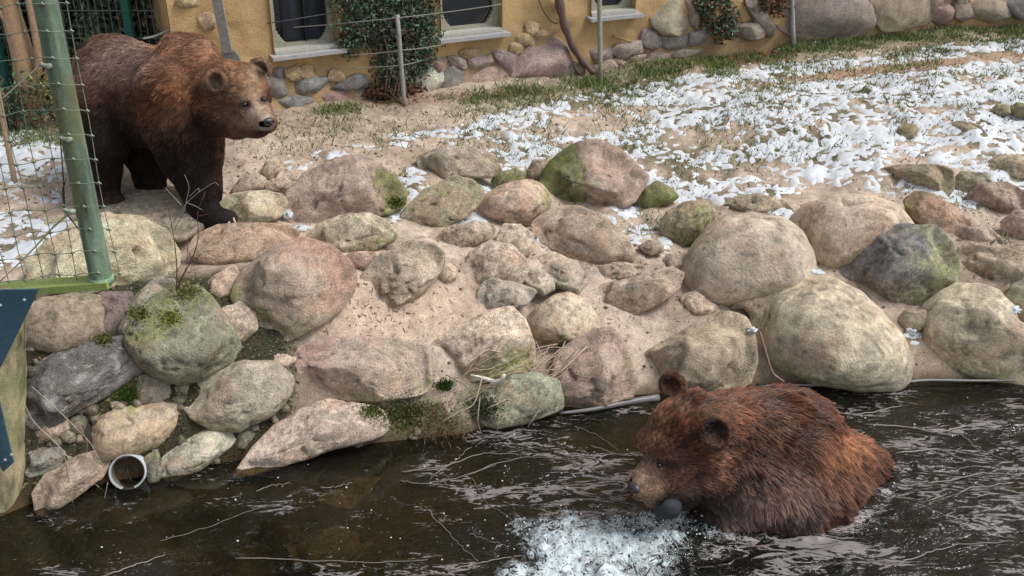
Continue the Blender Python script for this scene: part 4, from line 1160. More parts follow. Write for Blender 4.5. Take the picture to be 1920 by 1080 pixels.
# ------------------------------------------------------------------ shrubs
def leafcloud(name, P, nrm_bias, size, cols, parent):
    n = len(P)
    nrm = RNG.normal(0, .7, (n, 3)) + nrm_bias
    nrm /= np.linalg.norm(nrm, axis=1)[:, None]
    r = RNG.normal(size=(n, 3)); a = np.cross(nrm, r); a /= np.linalg.norm(a, axis=1)[:, None]; b = np.cross(nrm, a)
    s = (size * RNG.uniform(.6, 1.3, n))[:, None]
    V = np.stack([P - a * s, P - b * s * .45 + nrm * s * .2, P + a * s, P + b * s * .45 + nrm * s * .2], 1).reshape(-1, 3)
    i = np.arange(n)[:, None] * 4
    T = np.concatenate([i + [0, 1, 2], i + [0, 2, 3]])
    o = mesh_np(name, V, T, M_LEAF, parent, np.repeat(cols, 4, 0), False)
    o['kind'] = 'stuff'
    return o
def wall_shrub(ctrs, n, label, name='climbing_shrub', depth=.22, size=.022, green=(.075, .115, .07), brown=.15, stems=14, foot=None):
    """ctrs: (u,v,ru,rv) lumps on the wall"""
    C0 = on_wall(ctrs[0][0], ctrs[0][1]); 
    ft = foot if foot is not None else (ctrs[0][0], 185)
    fx = hit(ft[0], ft[1])
    root = empty(name, fx)
    tag(root, label, 'shrub')
    Ps = []
    w_ = np.array([c[2] * c[3] for c in ctrs], float); w_ /= w_.sum()
    lc = []
    for c, ww in zip(ctrs, w_):
        k = int(n * ww)
        # lumps of leaves, not an even haze
        nl = max(6, int(k / 38))
        th = RNG.uniform(0, 2 * np.pi, nl); rr = np.sqrt(RNG.uniform(0, 1, nl))
        for a, r in zip(th, rr):
            u = c[0] + c[2] * r * math.cos(a); v = c[1] + c[3] * r * math.sin(a)
            x, z = on_wall(u, v)
            o = RNG.uniform(.03, depth) * (1 - .5 * r)
            q = wp(x, z, o)
            lp_ = q + RNG.normal(0, 1, (int(k / nl), 3)) * np.array([.036, .026, .030])
            Ps.append(lp_)
            lc.append(np.tile(RNG.uniform(.3, 1.7), len(lp_)))
    P = np.concatenate(Ps); sh = np.concatenate(lc)
    n = len(P)
    cols = np.array(green) * (sh * RNG.uniform(.6, 1.5, n))[:, None]
    br = RNG.uniform(0, 1, n) < brown
    cols[br] = np.array([.13, .06, .035]) * RNG.uniform(.4, 1.4, (br.sum(), 1))
    leafcloud('leaves', P - fx, np.array([0, -.5, .6]), size, cols, root)
    for k in range(stems):
        j = RNG.integers(0, n)
        e = P[j]
        mid_ = (fx + e) / 2 + RNG.normal(0, .05, 3)
        m = MB(); m.tube(resample(np.array([fx + RNG.normal(0, .04, 3) * [1, 1, 0], mid_, e]), 10), np.linspace(.008, .003, 10), 5, (.13, .09, .06))
        m.build('stem', M_WOOD, root, True, fx)
    return root
wall_shrub([(700, 40, 70, 50), (755, 70, 60, 70), (690, -30, 80, 60), (780, 10, 40, 60), (730, 125, 34, 34), (745, 165, 26, 22), (655, 75, 22, 30), (785, 105, 22, 34)], 15000,
           'large dark evergreen climber between the left and middle windows', foot=(735, 186), depth=.13, brown=.14, size=.016)
wall_shrub([(740, 172, 60, 18)], 1200, 'tangle of dry brown leaves and stems at the foot of the dark climber', name='dry_shrub', green=(.14, .07, .045), foot=(745, 192), depth=.16, size=.02, stems=8)
wall_shrub([(1335, 10, 28, 45), (1355, 45, 22, 28), (1310, 0, 20, 30)], 1700, 'small dark climber right of the pale yellow pitted rock', foot=(1350, 85), depth=.2, brown=.35)
wall_shrub([(1440, 0, 22, 25)], 350, 'sparse brown-leaved climber left of the huge grey pink rock', foot=(1445, 66), depth=.2, brown=.8, stems=6)
wall_shrub([(1800, -20, 25, 30)], 120, 'bare dark stemmed climber near the right end of the wall', foot=(1808, 48), depth=.15, brown=.7, stems=16)

# ------------------------------------------------------------------ behind the standing bear, upper left
def gpt(u, v): return hit(u, v)
# tall garden hedge
def free_shrub(cx, cy, w_, d_, h_, n, label, green, name='evergreen_shrub', size=.03, z0=None, brown=.06):
    z0 = gz(cx, cy) if z0 is None else z0
    org = np.array([cx, cy, z0]); root = empty(name, org); tag(root, label, 'shrub', None)
    nl = int(n / 40)
    cs = RNG.uniform(-1, 1, (nl, 3)); cs = cs / np.maximum(np.linalg.norm(cs, axis=1)[:, None], 1.0) * (RNG.uniform(.5, 1, (nl, 1)))
    L = (cs * .5 + [0, 0, .5]) * np.array([w_, d_, h_])
    P = (L[:, None, :] + RNG.normal(0, 1, (nl, 40, 3)) * np.array([.07, .06, .06])).reshape(-1, 3)
    sh = np.repeat(RNG.uniform(.4, 1.7, nl), 40)
    P = P[P[:, 2] > 0]; sh = sh[:len(P)]
    n = len(P)
    cols = np.array(green) * (sh * RNG.uniform(.6, 1.5, n))[:, None]
    br = RNG.uniform(0, 1, n) < brown; cols[br] = np.array([.22, .14, .07]) * RNG.uniform(.4, 1.4, (br.sum(), 1))
    leafcloud('leaves', P, np.array([0, -.4, .6]), size, cols, root)
    for k in range(8):
        e = P[RNG.integers(0, n)]
        m = MB(); m.tube(resample(np.array([[RNG.normal(0, .05), RNG.normal(0, .05), 0], e * [.5, .5, .5] + RNG.normal(0, .05, 3), e]), 8), np.linspace(.014, .004, 8), 5, (.14, .10, .07))
        m.build('stem', M_WOOD, root)
    return root
free_shrub(-2.95, 7.72, 1.2, .3, 2.4, 9000, 'grey green evergreen bush right behind the standing bear rump', (.085, .11, .08))
free_shrub(-3.8, 7.70, 1.1, .4, 2.4, 7500, 'evergreen bush behind the tan forked tree trunk', (.06, .09, .06))
free_shrub(-4.9, 7.8, 1.3, .9, 2.6, 5000, 'evergreen bush at the far left end of the hedge', (.06, .09, .055))
free_shrub(-2.95, 7.1, .5, .35, .42, 900, 'low yellowish bush at the foot of the hedge behind the green pole', (.20, .19, .06), 'low_shrub', .018, brown=.3)
free_shrub(-3.45, 7.15, .5, .3, .35, 700, 'low green plant in front of the forked tree trunk', (.07, .12, .06), 'low_shrub', .022, brown=.15)
# forked tree trunk
b = hit(52, 232)
tr_ = empty('tree', b); tag(tr_, 'pale tan tree trunk forking behind the wire mesh at the upper left', 'tree')
m = MB()
Yt = b[1]
m.tube(resample(np.array([b - [0, 0, .1], at_y(55, 190, Yt), at_y(45, 110, Yt), at_y(22, 30, Yt), at_y(5, -60, Yt)]), 24), np.linspace(.10, .055, 24), 12, (.42, .28, .17))
m.build('trunk', M_WOOD, tr_, True, b)
for pts_, r0 in [([(52, 200), (75, 120), (62, 40), (40, -60)], .035), ([(60, 220), (85, 170), (92, 90), (100, -40)], .02), ([(45, 150), (30, 80), (0, 20)], .03)]:
    m = MB(); m.tube(resample(np.array([at_y(u, v, Yt - .05) for u, v in pts_]), 18), np.linspace(r0, r0 * .5, 18), 8, (.38, .26, .16)); m.build('limb', M_WOOD, tr_, True, b)
# leaning stake
b = hit(28, 345); tp = at_y(-6, 165, b[1])
m = MB(); m.tube(np.linspace(b - [0, 0, .05], b + (tp - b) * 1.5, 8), .018, 8, (.40, .30, .20)); solo(m, 'stake', M_WOOD, 'slim tan wooden stake leaning in the snow behind the mesh', 'stake', None, b)
# back panel fence: dark green posts with thin wire grid
yb = 7.45
pf = empty('panel_fence', (at_y(243, 200, yb)[0], yb, gz(at_y(243, 200, yb)[0], yb)))
tag(pf, 'dark green welded wire panel fence with a teal post behind the standing bear', 'fence')
po = np.array(pf.location)
xl, xr = -3.6, WP[0, 0] + .02
zt, zb_ = po[2] + 2.3, po[2] + .05
xp = at_y(236, 0, yb)[0]
for x_ in (xp, xl):
    m = MB(); m.box((x_, yb - .03, (zt + zb_) / 2), (.026, 0, 0), (0, .022, 0), (0, 0, (zt - zb_) / 2 + .05), (.012, .09, .078)); m.build('post', M_PAINT, pf, False, po)
xs_ = np.arange(xl, xr, .048)
for i, x_ in enumerate(xs_):
    m = MB(); m.box((x_, yb, (zt + zb_) / 2), (.0022, 0, 0), (0, .0022, 0), (0, 0, (zt - zb_) / 2), (.10, .14, .12)); m.build('wire', M_WIRE, pf, False, po)
for z_ in np.arange(zb_, zt, .19):
    m = MB(); m.box(((xl + xr) / 2, yb - .006, z_), ((xr - xl) / 2, 0, 0), (0, .0025, 0), (0, 0, .0028), (.10, .14, .12)); m.build('wire', M_WIRE, pf, False, po)
# dark shed wall behind the panel fence
m = MB()
sb = np.array([-3.2, 7.95, gz(-3.2, 7.95) - .05])
sh_ = empty('shed', sb); tag(sh_, 'dark boarded shed wall in the gap between hedge and building', 'shed')
for k in range(int((X0 - .03 + 4.4) / .14)):
    x_ = X0 - .10 - k * .14
    mk = MB(); mk.box((x_, 7.95 + RNG.uniform(-.006, .006), sb[2] + 1.2), (.066, 0, 0), (0, .012, 0), (0, 0, 1.25), np.array([.014, .017, .017]) * RNG.uniform(.6, 1.4)); mk.build('board', M_WOOD, sh_, False, sb)
# pale stay wire
m = MB(); m.tube(sag(at_y(268, 72, 7.3), at_y(345, 32, 7.35), .03), .008, 6, (.35, .38, .35)); solo(m, 'stay_rope', M_WIRE, 'pale rope slanting from the building corner behind the bear back', 'rope')
# unseen winter trees behind house and hedge, added to darken the pond reflections
for k, (x_, y_, h_) in enumerate([(-7.5, 14, 6.5), (-4.2, 15.5, 7.5), (-10.5, 12, 6)]):
    org = np.array([x_, y_, gz(x_, y_)]); tt = empty('tree', org)  # added unseen tree
    tag(tt, ['bare winter tree behind the hedge, left of the three', 'tallest bare winter tree behind the shed', 'bare winter tree farthest left beyond the hedge'][k], 'tree')
    m = MB(); m.tube(np.array([[0, 0, -.1], [.05, 0, h_ * .3], [0, .05, h_ * .65], [.1, 0, h_]]), [.18, .14, .08, .02], 10, (.14, .11, .08)); m.build('trunk', M_WOOD, tt)
    m = MB()
    for j in range(70):
        z0_ = RNG.uniform(.25, .95) * h_; a_ = RNG.uniform(0, 6.28); l_ = (h_ - z0_ + 1) * RNG.uniform(.25, .5)
        e_ = np.array([math.cos(a_) * l_, math.sin(a_) * l_, z0_ + l_ * .7])
        m.tube(resample(np.array([[0, 0, z0_], e_ * [.5, .5, 1] + [0, 0, -.1 * l_], e_]), 5), np.linspace(.03, .006, 5), 4, (.13, .10, .08))
        for q_ in range(4):
            f_ = RNG.uniform(.4, 1); s_0 = np.array([0, 0, z0_]) * (1 - f_) + e_ * f_
            m.tube(np.array([s_0, s_0 + RNG.normal(0, .35, 3) + [0, 0, .25]]), [.008, .003], 3, (.13, .10, .08))
    cr_ = m.build('crown', M_WOOD, tt); cr_['kind'] = 'stuff'
# ------------------------------------------------------------------ bears: one continuous body each, fur as its child
def seg_sdf(P, a, b, r1, r2):
    ab = b - a
    L2 = ab @ ab
    if L2 < 1e-9:
        return np.linalg.norm(P - a, axis=1) - r1
    t = np.clip(((P - a) @ ab) / L2, 0, 1)
    return np.linalg.norm(P - a - t[:, None] * ab, axis=1) - (r1 + (r2 - r1) * t)
def ell_sdf(P, c, M, r):
    q = ((P - c) @ M.T) / r            # M rows: local axes
    k0 = np.linalg.norm(q, axis=1)
    k1 = np.linalg.norm(q / r, axis=1)
    return k0 * (k0 - 1) / np.maximum(k1, 1e-6)

class Body:
    def __init__(s, k=.022):
        s.pr = []; s.cut = []; s.k = k; s.grp = 0
    def seg(s, a, ra, b=None, rb=None):
        if b is None: b, rb = a, ra
        s.pr.append((s.grp, 's', np.array(a, float), np.array(b, float), ra, rb))
    def ell(s, c, M, r): s.pr.append((s.grp, 'e', np.array(c, float), np.array(M, float), np.array(r, float)))
    def cutell(s, c, M, r, k=.012): s.cut.append((np.array(c, float), np.array(M, float), np.array(r, float), k))
    def sdf(s, P):
        out = None
        for g, kg, kj in ((0, s.k, 0), (1, s.k * .5, .03), (2, .004, .010)):   # trunk, head, ears: blended ever tighter
            acc = None
            for p in s.pr:
                if p[0] != g: continue
                d = seg_sdf(P, *p[2:]) if p[1] == 's' else ell_sdf(P, *p[2:])
                e = np.exp(-np.clip(d / kg, -60, 40))
                acc = e if acc is None else acc + e
            if acc is None: continue
            d = -kg * np.log(acc)
            if out is None: out = d
            else:
                h = np.clip(.5 + .5 * (out - d) / kj, 0, 1)
                out = out * (1 - h) + d * h - kj * h * (1 - h)
        d = out
        for c, M, r, k in s.cut:
            e = -ell_sdf(P, c, M, r)
            h = np.clip(.5 - .5 * (d - e) / k, 0, 1)
            # smooth max
            d = d * (1 - h) + e * h + k * h * (1 - h)
        return d
    def grad(s, P, e=.003):
        g = np.stack([s.sdf(P + np.eye(3)[i] * e) - s.sdf(P - np.eye(3)[i] * e) for i in range(3)], 1)
        return g / (np.linalg.norm(g, axis=1)[:, None] + 1e-9)
    def mesh(s, lo, hi, h):
        xs = [np.arange(lo[i], hi[i] + h, h) for i in range(3)]
        n = [len(x) for x in xs]
        G = np.stack(np.meshgrid(*xs, indexing='ij'), -1).reshape(-1, 3)
        D = np.concatenate([s.sdf(G[i:i + 200000]) for i in range(0, len(G), 200000)]).reshape(n)
        S = D < 0
        # surface nets
        cnt = np.zeros([k - 1 for k in n]); pos = np.zeros([k - 1 for k in n] + [3])
        offs = [(i, j, k) for i in (0, 1) for j in (0, 1) for k in (0, 1)]
        def sub(A, o): return A[o[0]:n[0] - 1 + o[0], o[1]:n[1] - 1 + o[1], o[2]:n[2] - 1 + o[2]]
        for o in offs:
            for ax in range(3):
                if o[ax]: continue
                o2 = list(o); o2[ax] = 1
                a, b = sub(D, o), sub(D, o2)
                m = (a < 0) != (b < 0)
                t = np.where(m, a / np.where(m, a - b, 1), 0)
                p = [np.full(a.shape, float(o[i])) for i in range(3)]
                p[ax] = t
                for i in range(3): pos[..., i] += np.where(m, p[i], 0)
                cnt += m
        act = cnt > 0
        idx = -np.ones(act.shape, int); idx[act] = np.arange(act.sum())
        ijk = np.argwhere(act)
        V = (ijk + pos[act] / cnt[act][:, None]) * h + np.array(lo)
        F_ = []
        for ax in range(3):
            b1, b2 = [(1, 2), (2, 0), (0, 1)][ax]
            sl0 = [slice(1, n[i] - 1) for i in range(3)]; sl0[ax] = slice(0, n[ax] - 1)
            sl1 = list(sl0); sl1[ax] = slice(1, n[ax])
            A, B = S[tuple(sl0)], S[tuple(sl1)]
            for flip, m in ((False, A & ~B), (True, ~A & B)):
                c = np.argwhere(m)
                base = c + 1; base[:, ax] -= 1
                def ix(d1, d2):
                    q = base.copy(); q[:, b1] += d1; q[:, b2] += d2
                    return idx[q[:, 0], q[:, 1], q[:, 2]]
                q = np.stack([ix(-1, -1), ix(0, -1), ix(0, 0), ix(-1, 0)], 1)
                if flip: q = q[:, ::-1]
                F_.append(q)
        Fq = np.concatenate(F_)
        Fq = Fq[(Fq >= 0).all(1)]
        for _ in range(2):
            d = s.sdf(V); V = V - s.grad(V) * np.clip(d, -h, h)[:, None]
        return V, Fq

def Wp(u, v, Y): return at_y(u, v, Y)
def rp(px, p): return px / F * depth_of(p)

def sample_surface(V, Fq, n, wfun, rng):
    T = np.concatenate([Fq[:, [0, 1, 2]], Fq[:, [0, 2, 3]]])
    A, B, Cc = V[T[:, 0]], V[T[:, 1]], V[T[:, 2]]
    ar = np.linalg.norm(np.cross(B - A, Cc - A), axis=1) * wfun((A + B + Cc) / 3)
    p = ar / ar.sum()
    i = rng.choice(len(T), n, p=p)
    r1 = np.sqrt(rng.uniform(0, 1, n))[:, None]; r2 = rng.uniform(0, 1, n)[:, None]
    return A[i] * (1 - r1) + B[i] * r1 * (1 - r2) + Cc[i] * r1 * r2

# fur material: colour per strand, darker at the root
M_FUR, t, out_ = newmat('fur')
at_ = t.nodes.new('ShaderNodeAttribute'); at_.attribute_name = 'hcol'
hi_ = t.nodes.new('ShaderNodeHairInfo')
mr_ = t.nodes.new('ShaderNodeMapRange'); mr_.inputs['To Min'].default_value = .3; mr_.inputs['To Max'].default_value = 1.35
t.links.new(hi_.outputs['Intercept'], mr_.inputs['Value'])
vs_ = t.nodes.new('ShaderNodeVectorMath'); vs_.operation = 'SCALE'
t.links.new(at_.outputs['Color'], vs_.inputs[0]); t.links.new(mr_.outputs[0], vs_.inputs['Scale'])
pb_ = t.nodes.new('ShaderNodeBsdfPrincipled'); pb_.inputs['Roughness'].default_value = .55; pb_.inputs['Specular IOR Level'].default_value = .16
t.links.new(vs_.outputs[0], pb_.inputs['Base Color']); t.links.new(pb_.outputs[0], out_.inputs[0])
M_FURW = M_FUR.copy(); M_FURW.name = 'wet_fur'
for n_ in M_FURW.node_tree.nodes:
    if n_.type == 'BSDF_PRINCIPLED': n_.inputs['Roughness'].default_value = .32; n_.inputs['Specular IOR Level'].default_value = .38
M_NOSE = vcol_mat('bear_nose', .32, .5, 120, .002, .1, spec=.6)
M_EYE, t, out_ = newmat('bear_eye')
pb_ = t.nodes.new('ShaderNodeBsdfPrincipled'); pb_.inputs['Base Color'].default_value = (.012, .008, .006, 1); pb_.inputs['Roughness'].default_value = .07
t.links.new(pb_.outputs[0], out_.inputs[0])
SC.cycles_curves.shape = 'RIBBONS'

def fur(name, body, V, Fq, n, parent, off, lenf, dirf, colf, seed, clump=.5, radius=.0011, dens=None, K=5, lift=.35, mat=None, leaf=26):
    rng = np.random.default_rng(seed)
    P = sample_surface(V, Fq, n, dens or (lambda q: np.ones(len(q))), rng)
    N = body.grad(P)
    D = dirf(P)
    D = D - (D * N).sum(1)[:, None] * N * .9
    D /= np.linalg.norm(D, axis=1)[:, None] + 1e-9
    Ln = lenf(P) * rng.uniform(.55, 1.25, n)
    lf = lift * (1 + .9 * np.clip(fbm(P * 9, 2, seed + 1), -1, 1))[:, None]
    wob = np.stack([fbm(P * 13, 2, seed + 5 + i) for i in range(3)], 1) * .55
    tipd = D + N * lf + wob * .55 + rng.normal(0, .10, (n, 3))
    tipd /= np.linalg.norm(tipd, axis=1)[:, None]
    tip = P + tipd * Ln[:, None]
    # clumps: strands bend towards the tip of their clump leader
    M = max(200, n // leaf)
    kd = kdtree.KDTree(M)
    for i in range(M): kd.insert(P[i], i)
    kd.balance()
    own = np.array([kd.find(p)[1] for p in P])
    cl = clump * rng.uniform(.5, 1, n)
    tip = tip * (1 - cl[:, None]) + tip[own] * cl[:, None]
    tt = np.linspace(0, 1, K)
    c1 = P + (N * .35 + D * .35) * (Ln * .5)[:, None]
    pts = ((1 - tt) ** 2)[None, :, None] * P[:, None] + (2 * tt * (1 - tt))[None, :, None] * c1[:, None] + (tt ** 2)[None, :, None] * tip[:, None]
    cols = colf(P, N, rng) * rng.uniform(.68, 1.4, M)[own][:, None]
    cv = bpy.data.hair_curves.new(name)
    cv.add_curves([K] * n)
    cv.position_data.foreach_set('vector', (pts - off).astype(np.float32).ravel())
    ra = cv.attributes.get('radius') or cv.attributes.new('radius', 'FLOAT', 'POINT')
    rr = (radius * np.clip(Ln / .035, .6, 1.3))[:, None] * np.array([1, 1, .9, .65, .2])[None, :K]
    ra.data.foreach_set('value', rr.astype(np.float32).ravel())
    ca = cv.attributes.new('hcol', 'FLOAT_COLOR', 'CURVE')
    c4 = np.ones((n, 4), np.float32); c4[:, :3] = cols
    ca.data.foreach_set('color', c4.ravel())
    cv.materials.append(mat or M_FUR)
    o = bpy.data.objects.new(name, cv); C.objects.link(o); o.parent = parent
    return o

def mixc(base, spots, u, v, jit=None):
    """colour map over the coat: spots (u,v,ru,rv,rot,weight,(r,g,b))"""
    c = np.tile(np.array(base, float), (len(u), 1))
    for (a, b, ru, rv, rot, w_, cc) in spots:
        m = blobs(u, v, [(a, b, ru, rv, rot, w_)])
        if jit is not None: m = np.clip(m * (1 + jit), 0, 1)
        c = c * (1 - m[:, None]) + np.array(cc) * m[:, None]
    return c
def frame_from(n, up):
    n = n / np.linalg.norm(n); s = np.cross(up, n); s /= np.linalg.norm(s); return np.stack([s, np.cross(n, s), n])
def ball_mesh(name, c, M, r, mat, parent, off, col, sub=3):
    N, Fc = ico(sub)
    V = (N * np.array(r)) @ M + c
    return mesh_np(name, V - off, Fc, mat, parent, np.tile(col, (len(V), 1)))

# ================= standing bear
B1 = Body(.020)
def s1(u, v, Y, r, u2=None, v2=None, Y2=None, r2=None):
    a = Wp(u, v, Y)
    if u2 is None: B1.seg(a, rp(r, a)); return
    b = Wp(u2, v2, Y2); B1.seg(a, rp(r, a), b, rp(r2, b))
YR, YM, YS = 6.22, 6.12, 6.00
s1(216, 142, YR, 76, 268, 166, YM, 74)           # rump to loin
s1(272, 168, YM, 77, 335, 176, YS, 82)           # ribs
s1(340, 104, YS, 42, 366, 102, YS, 38)           # shoulder hump
s1(268, 222, YM, 50, 345, 222, YS, 58)           # belly, brisket
s1(190, 175, YR + .05, 50, 172, 200, YR + .05, 40)  # buttock
s1(362, 150, YS, 66, 418, 176, YS - .16, 52)     # neck
s1(372, 195, YS - .06, 56, 395, 215, YS - .12, 40)  # throat
# near hind leg
s1(185, 190, YR - .17, 55, 197, 262, YR - .24, 38)
s1(197, 262, YR - .24, 38, 196, 318, YR - .20, 28)
s1(196, 318, YR - .20, 28, 196, 366, YR - .22, 25)
s1(196, 370, YR - .22, 21, 214, 380, YR - .27, 15)
# far hind leg
s1(250, 215, YR + .10, 50, 268, 285, YR + .02, 33)
s1(268, 285, YR + .02, 33, 281, 335, YR - .02, 24)
s1(281, 335, YR - .02, 24, 286, 360, YR - .04, 21)
s1(288, 364, YR - .05, 17, 308, 370, YR - .10, 13)
# near front leg
s1(312, 165, YS - .18, 55, 322, 235, YS - .20, 50)
s1(322, 235, YS - .20, 50, 345, 300, YS - .18, 38)
s1(345, 300, YS - .18, 38, 372, 360, YS - .20, 28)
s1(372, 360, YS - .20, 28, 384, 398, YS - .22, 27)
s1(384, 404, YS - .23, 22, 412, 410, YS - .27, 18)
# far front leg, a little ahead of the chest
s1(380, 225, YS + .10, 44, 386, 290, YS + .06, 28)
s1(386, 290, YS + .06, 28, 388, 350, YS + .02, 24)
s1(388, 350, YS + .02, 23, 392, 378, YS, 22)
# toes
claw1 = []
for (u, v, Y) in [(398, 419, YS - .30), (412, 418, YS - .30), (425, 413, YS - .29), (434, 407, YS - .27)]:
    s1(u, v, Y, 9); claw1.append((u, v, Y))
for (u, v, Y) in [(296, 374, YR - .13), (306, 374, YR - .13), (316, 371, YR - .12)]: s1(u, v, Y, 7)
for (u, v, Y) in [(208, 386, YR - .30), (220, 385, YR - .30), (228, 382, YR - .28)]: s1(u, v, Y, 7)
# head
YH = 5.78
B1.grp = 1
s1(430, 164, YH, 50, 452, 168, YH - .05, 46)
s1(416, 206, YH + .02, 48, 440, 218, YH - .05, 42)     # cheek, jowl
s1(470, 152, YH + .01, 31, 478, 170, YH - .06, 28)     # forehead and far brow
s1(462, 186, YH - .10, 30, 484, 213, YH - .20, 27)     # bridge
s1(484, 213, YH - .20, 26, 500, 230, YH - .28, 20)     # muzzle
s1(448, 226, YH - .10, 32, 480, 241, YH - .22, 18)     # lower jaw
s1(480, 242, YH - .20, 14, 495, 246, YH - .22, 8)      # chin
s1(495, 186, YH - .02, 14)                             # far cheek
hf = (Wp(505, 232, YH - .26) - Wp(440, 170, YH)); hf /= np.linalg.norm(hf)       # where the face points
def ear(B, c, nrm, up, r, th, front=.45):
    M = frame_from(nrm, up)
    B.ell(c, M, np.array([r, r * 1.05, th]))
    B.cutell(c + M[2] * th * 1.0, M, np.array([r * .70, r * .76, th * 1.25]), .005)
    return M
ey1, ey2 = Wp(459, 197, YH - .19), Wp(494, 187, YH - .14)
org1 = np.array([-2.0, 5.95, .88])
def toward(B, u, v, Y0):
    # first point of the body met by the ray of a photo pixel
    d = ray(u, v); d = d / np.linalg.norm(d)
    p = at_y(u, v, Y0 - .5)
    for _ in range(80):
        s_ = B.sdf(p[None])[0]
        if s_ < .0008: break
        p = p + d * s_ * .8
    return p
p = toward(B1, 404, 168, YH); e1n = p - ray(404, 168) * .045 + np.array([0, 0, .045]); e1f = Wp(486, 130, YH + .10)
B1.grp = 2
ear(B1, e1n, np.array([.60, -.78, .15]), np.array([-.25, 0, 1.0]), rp(22.5, e1n), .028)
ear(B1, e1f, np.array([.35, -.9, .1]), np.array([.3, 0, 1.0]), rp(21, e1f), .027)
for u, v, r in [(459, 197, 9), (494, 187, 7)]:
    p = toward(B1, u, v, YH); B1.cutell(p, np.eye(3), np.array([.030, .022, .016]) * (r / 9), .018)
B1.cutell(toward(B1, 487, 240, YH) , frame_from(np.array([0, -1, .2]), np.array([0, 0, 1.])), np.array([.05, .006, .02]), .01)
V, Fq = B1.mesh((-2.85, 5.45, .78), (-1.1, 6.75, 2.28), .014)
bear1 = empty('bear', org1)
tag(bear1, 'dry brown bear standing on the rocks behind the green fence pole, looking right', 'bear')
DK = np.array([.030, .016, .010])
u_, v_ = to_px(V)
nose_p = Wp(508, 234, YH - .26)
for u, v, r in [(459, 197, 5.6), (494, 187, 4.6)]:
    p = toward(B1, u, v, YH)
    ball_mesh('eye', p + ray(u, v) * .003, np.eye(3), [r / F * 6] * 3, M_EYE, bear1, org1, (.01, .01, .01), 3)
p = toward(B1, 504, 228, YH); nM = frame_from(hf + np.array([0, 0, .25]), np.array([0, 0, 1.]))
nob = Body(.006); c_ = p + hf * .002
nob.ell(c_, nM, np.array([.031, .022, .019])); 
for sg in (-1, 1): nob.cutell(c_ + nM[0] * sg * .017 + nM[2] * .018 - nM[1] * .003, nM, np.array([.009, .007, .014]), .004)
nV, nF = nob.mesh(c_ - .05, c_ + .05, .0035); mesh_np('nose', nV - org1, nF, M_NOSE, bear1, np.tile([.03, .027, .03], (len(nV), 1)))
for (u, v, Y) in claw1:
    a = Wp(u, v, Y); rr = rp(9, a)
    dcl = np.array([.45, -.75, -.25]); dcl /= np.linalg.norm(dcl)
    m = MB(); m.tube(resample(np.array([a + dcl * rr * .5 + [0, 0, rr * .5], a + dcl * (rr + .022) + [0, 0, rr * .55], a + dcl * (rr + .050) - [0, 0, rr * .2]]), 7), np.linspace(.010, .003, 7), 7, (.50, .46, .43))
    m.build('claw', M_NOSE, bear1, True, org1)
# lip line
NOSE1 = nose_p
def len1(P):
    d = np.linalg.norm(P - NOSE1, axis=1)
    L = .005 + .021 * sst(.12, .45, d)
    u, v = to_px(P)
    L += blobs(u, v, [(330, 170, 95, 70, 0, .010), (330, 120, 60, 30, 0, .008), (300, 280, 60, 40, 0, .012), (420, 225, 35, 28, 0, .006)])
    L *= 1 - .6 * sst(330, 400, v)
    L *= 1 - .75 * blobs(u, v, [(402, 155, 26, 26, 0, 1), (488, 132, 16, 20, 0, 1)])
    return L
def dir1(P):
    r = P - NOSE1
    dn = np.linalg.norm(r, axis=1)[:, None]
    D = r / (dn + 1e-6)
    low = sst(1.75, 1.25, P[:, 2])[:, None]
    back = np.array([-1.0, .25, -.35])
    D = D * (1 - sst(.35, .6, dn)) + back * sst(.35, .6, dn)
    D = D + np.array([0, 0, -1.0]) * (.45 + 1.1 * low)
    return D
def col1(P, N, rng):
    u, v = to_px(P)
    j = fbm(P * 7, 3, 301); j2 = fbm(P * 26, 2, 305)
    c = mixc((.105, .046, .024), [
        (235, 112, 100, 50, -8, .95, (.200, .128, .098)),     # greyer brown back
        (345, 86, 62, 30, 10, .9, (.260, .130, .075)),  # shoulder hump highlight painted into the coat
        (335, 160, 60, 60, 0, .7, (.150, .062, .030)),
        (440, 150, 45, 34, 10, .9, (.300, .155, .080)),     # crown
        (475, 150, 22, 30, 20, .8, (.42, .24, .13)),
        (432, 205, 45, 48, 0, .75, (.205, .115, .068)),
        (470, 198, 24, 30, 0, .75, (.32, .195, .125)),
        (486, 216, 26, 26, 30, .85, (.42, .27, .19)),
        (497, 240, 14, 6, 0, .8, (.48, .36, .27)),
        (488, 249, 22, 5, 0, .9, (.05, .03, .025)),
        (459, 199, 13, 9, 0, .95, (.045, .025, .02)), (494, 188, 9, 8, 0, .9, (.05, .03, .02)),
        (402, 155, 25, 27, 0, .9, (.22, .12, .075)), (488, 131, 22, 24, 0, .9, (.30, .19, .12)),
        (406, 157, 18, 20, 0, .98, (.010, .007, .006)), (491, 134, 11, 15, 0, .97, (.018, .010, .008)),
        (160, 180, 50, 50, 0, .5, (.075, .036, .024)),
        (195, 290, 70, 95, 0, .95, (.026, .015, .012)),
        (285, 320, 60, 70, 0, .95, (.024, .013, .010)),
        (365, 310, 62, 80, 8, .95, (.024, .013, .010)),
        (390, 395, 70, 45, 0, .98, (.020, .013, .012)),
        (375, 240, 50, 36, 0, .8, (.050, .023, .014))], u, v, j * .35)  # shade under the chest partly painted into the coat
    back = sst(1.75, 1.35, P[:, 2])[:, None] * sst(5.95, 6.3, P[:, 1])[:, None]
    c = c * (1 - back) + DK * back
    c = c * (1 + .22 * j + .22 * j2)[:, None] * rng.uniform(.65, 1.35, (len(P), 1))
    li = rng.uniform(0, 1, len(P)) < .10
    c[li] *= 1.55
    c = c * np.where(c[:, :1] > .05, 1.5, 1.0) * np.array([.93, .98, 1.04])
    return np.clip(c, .006, .6)
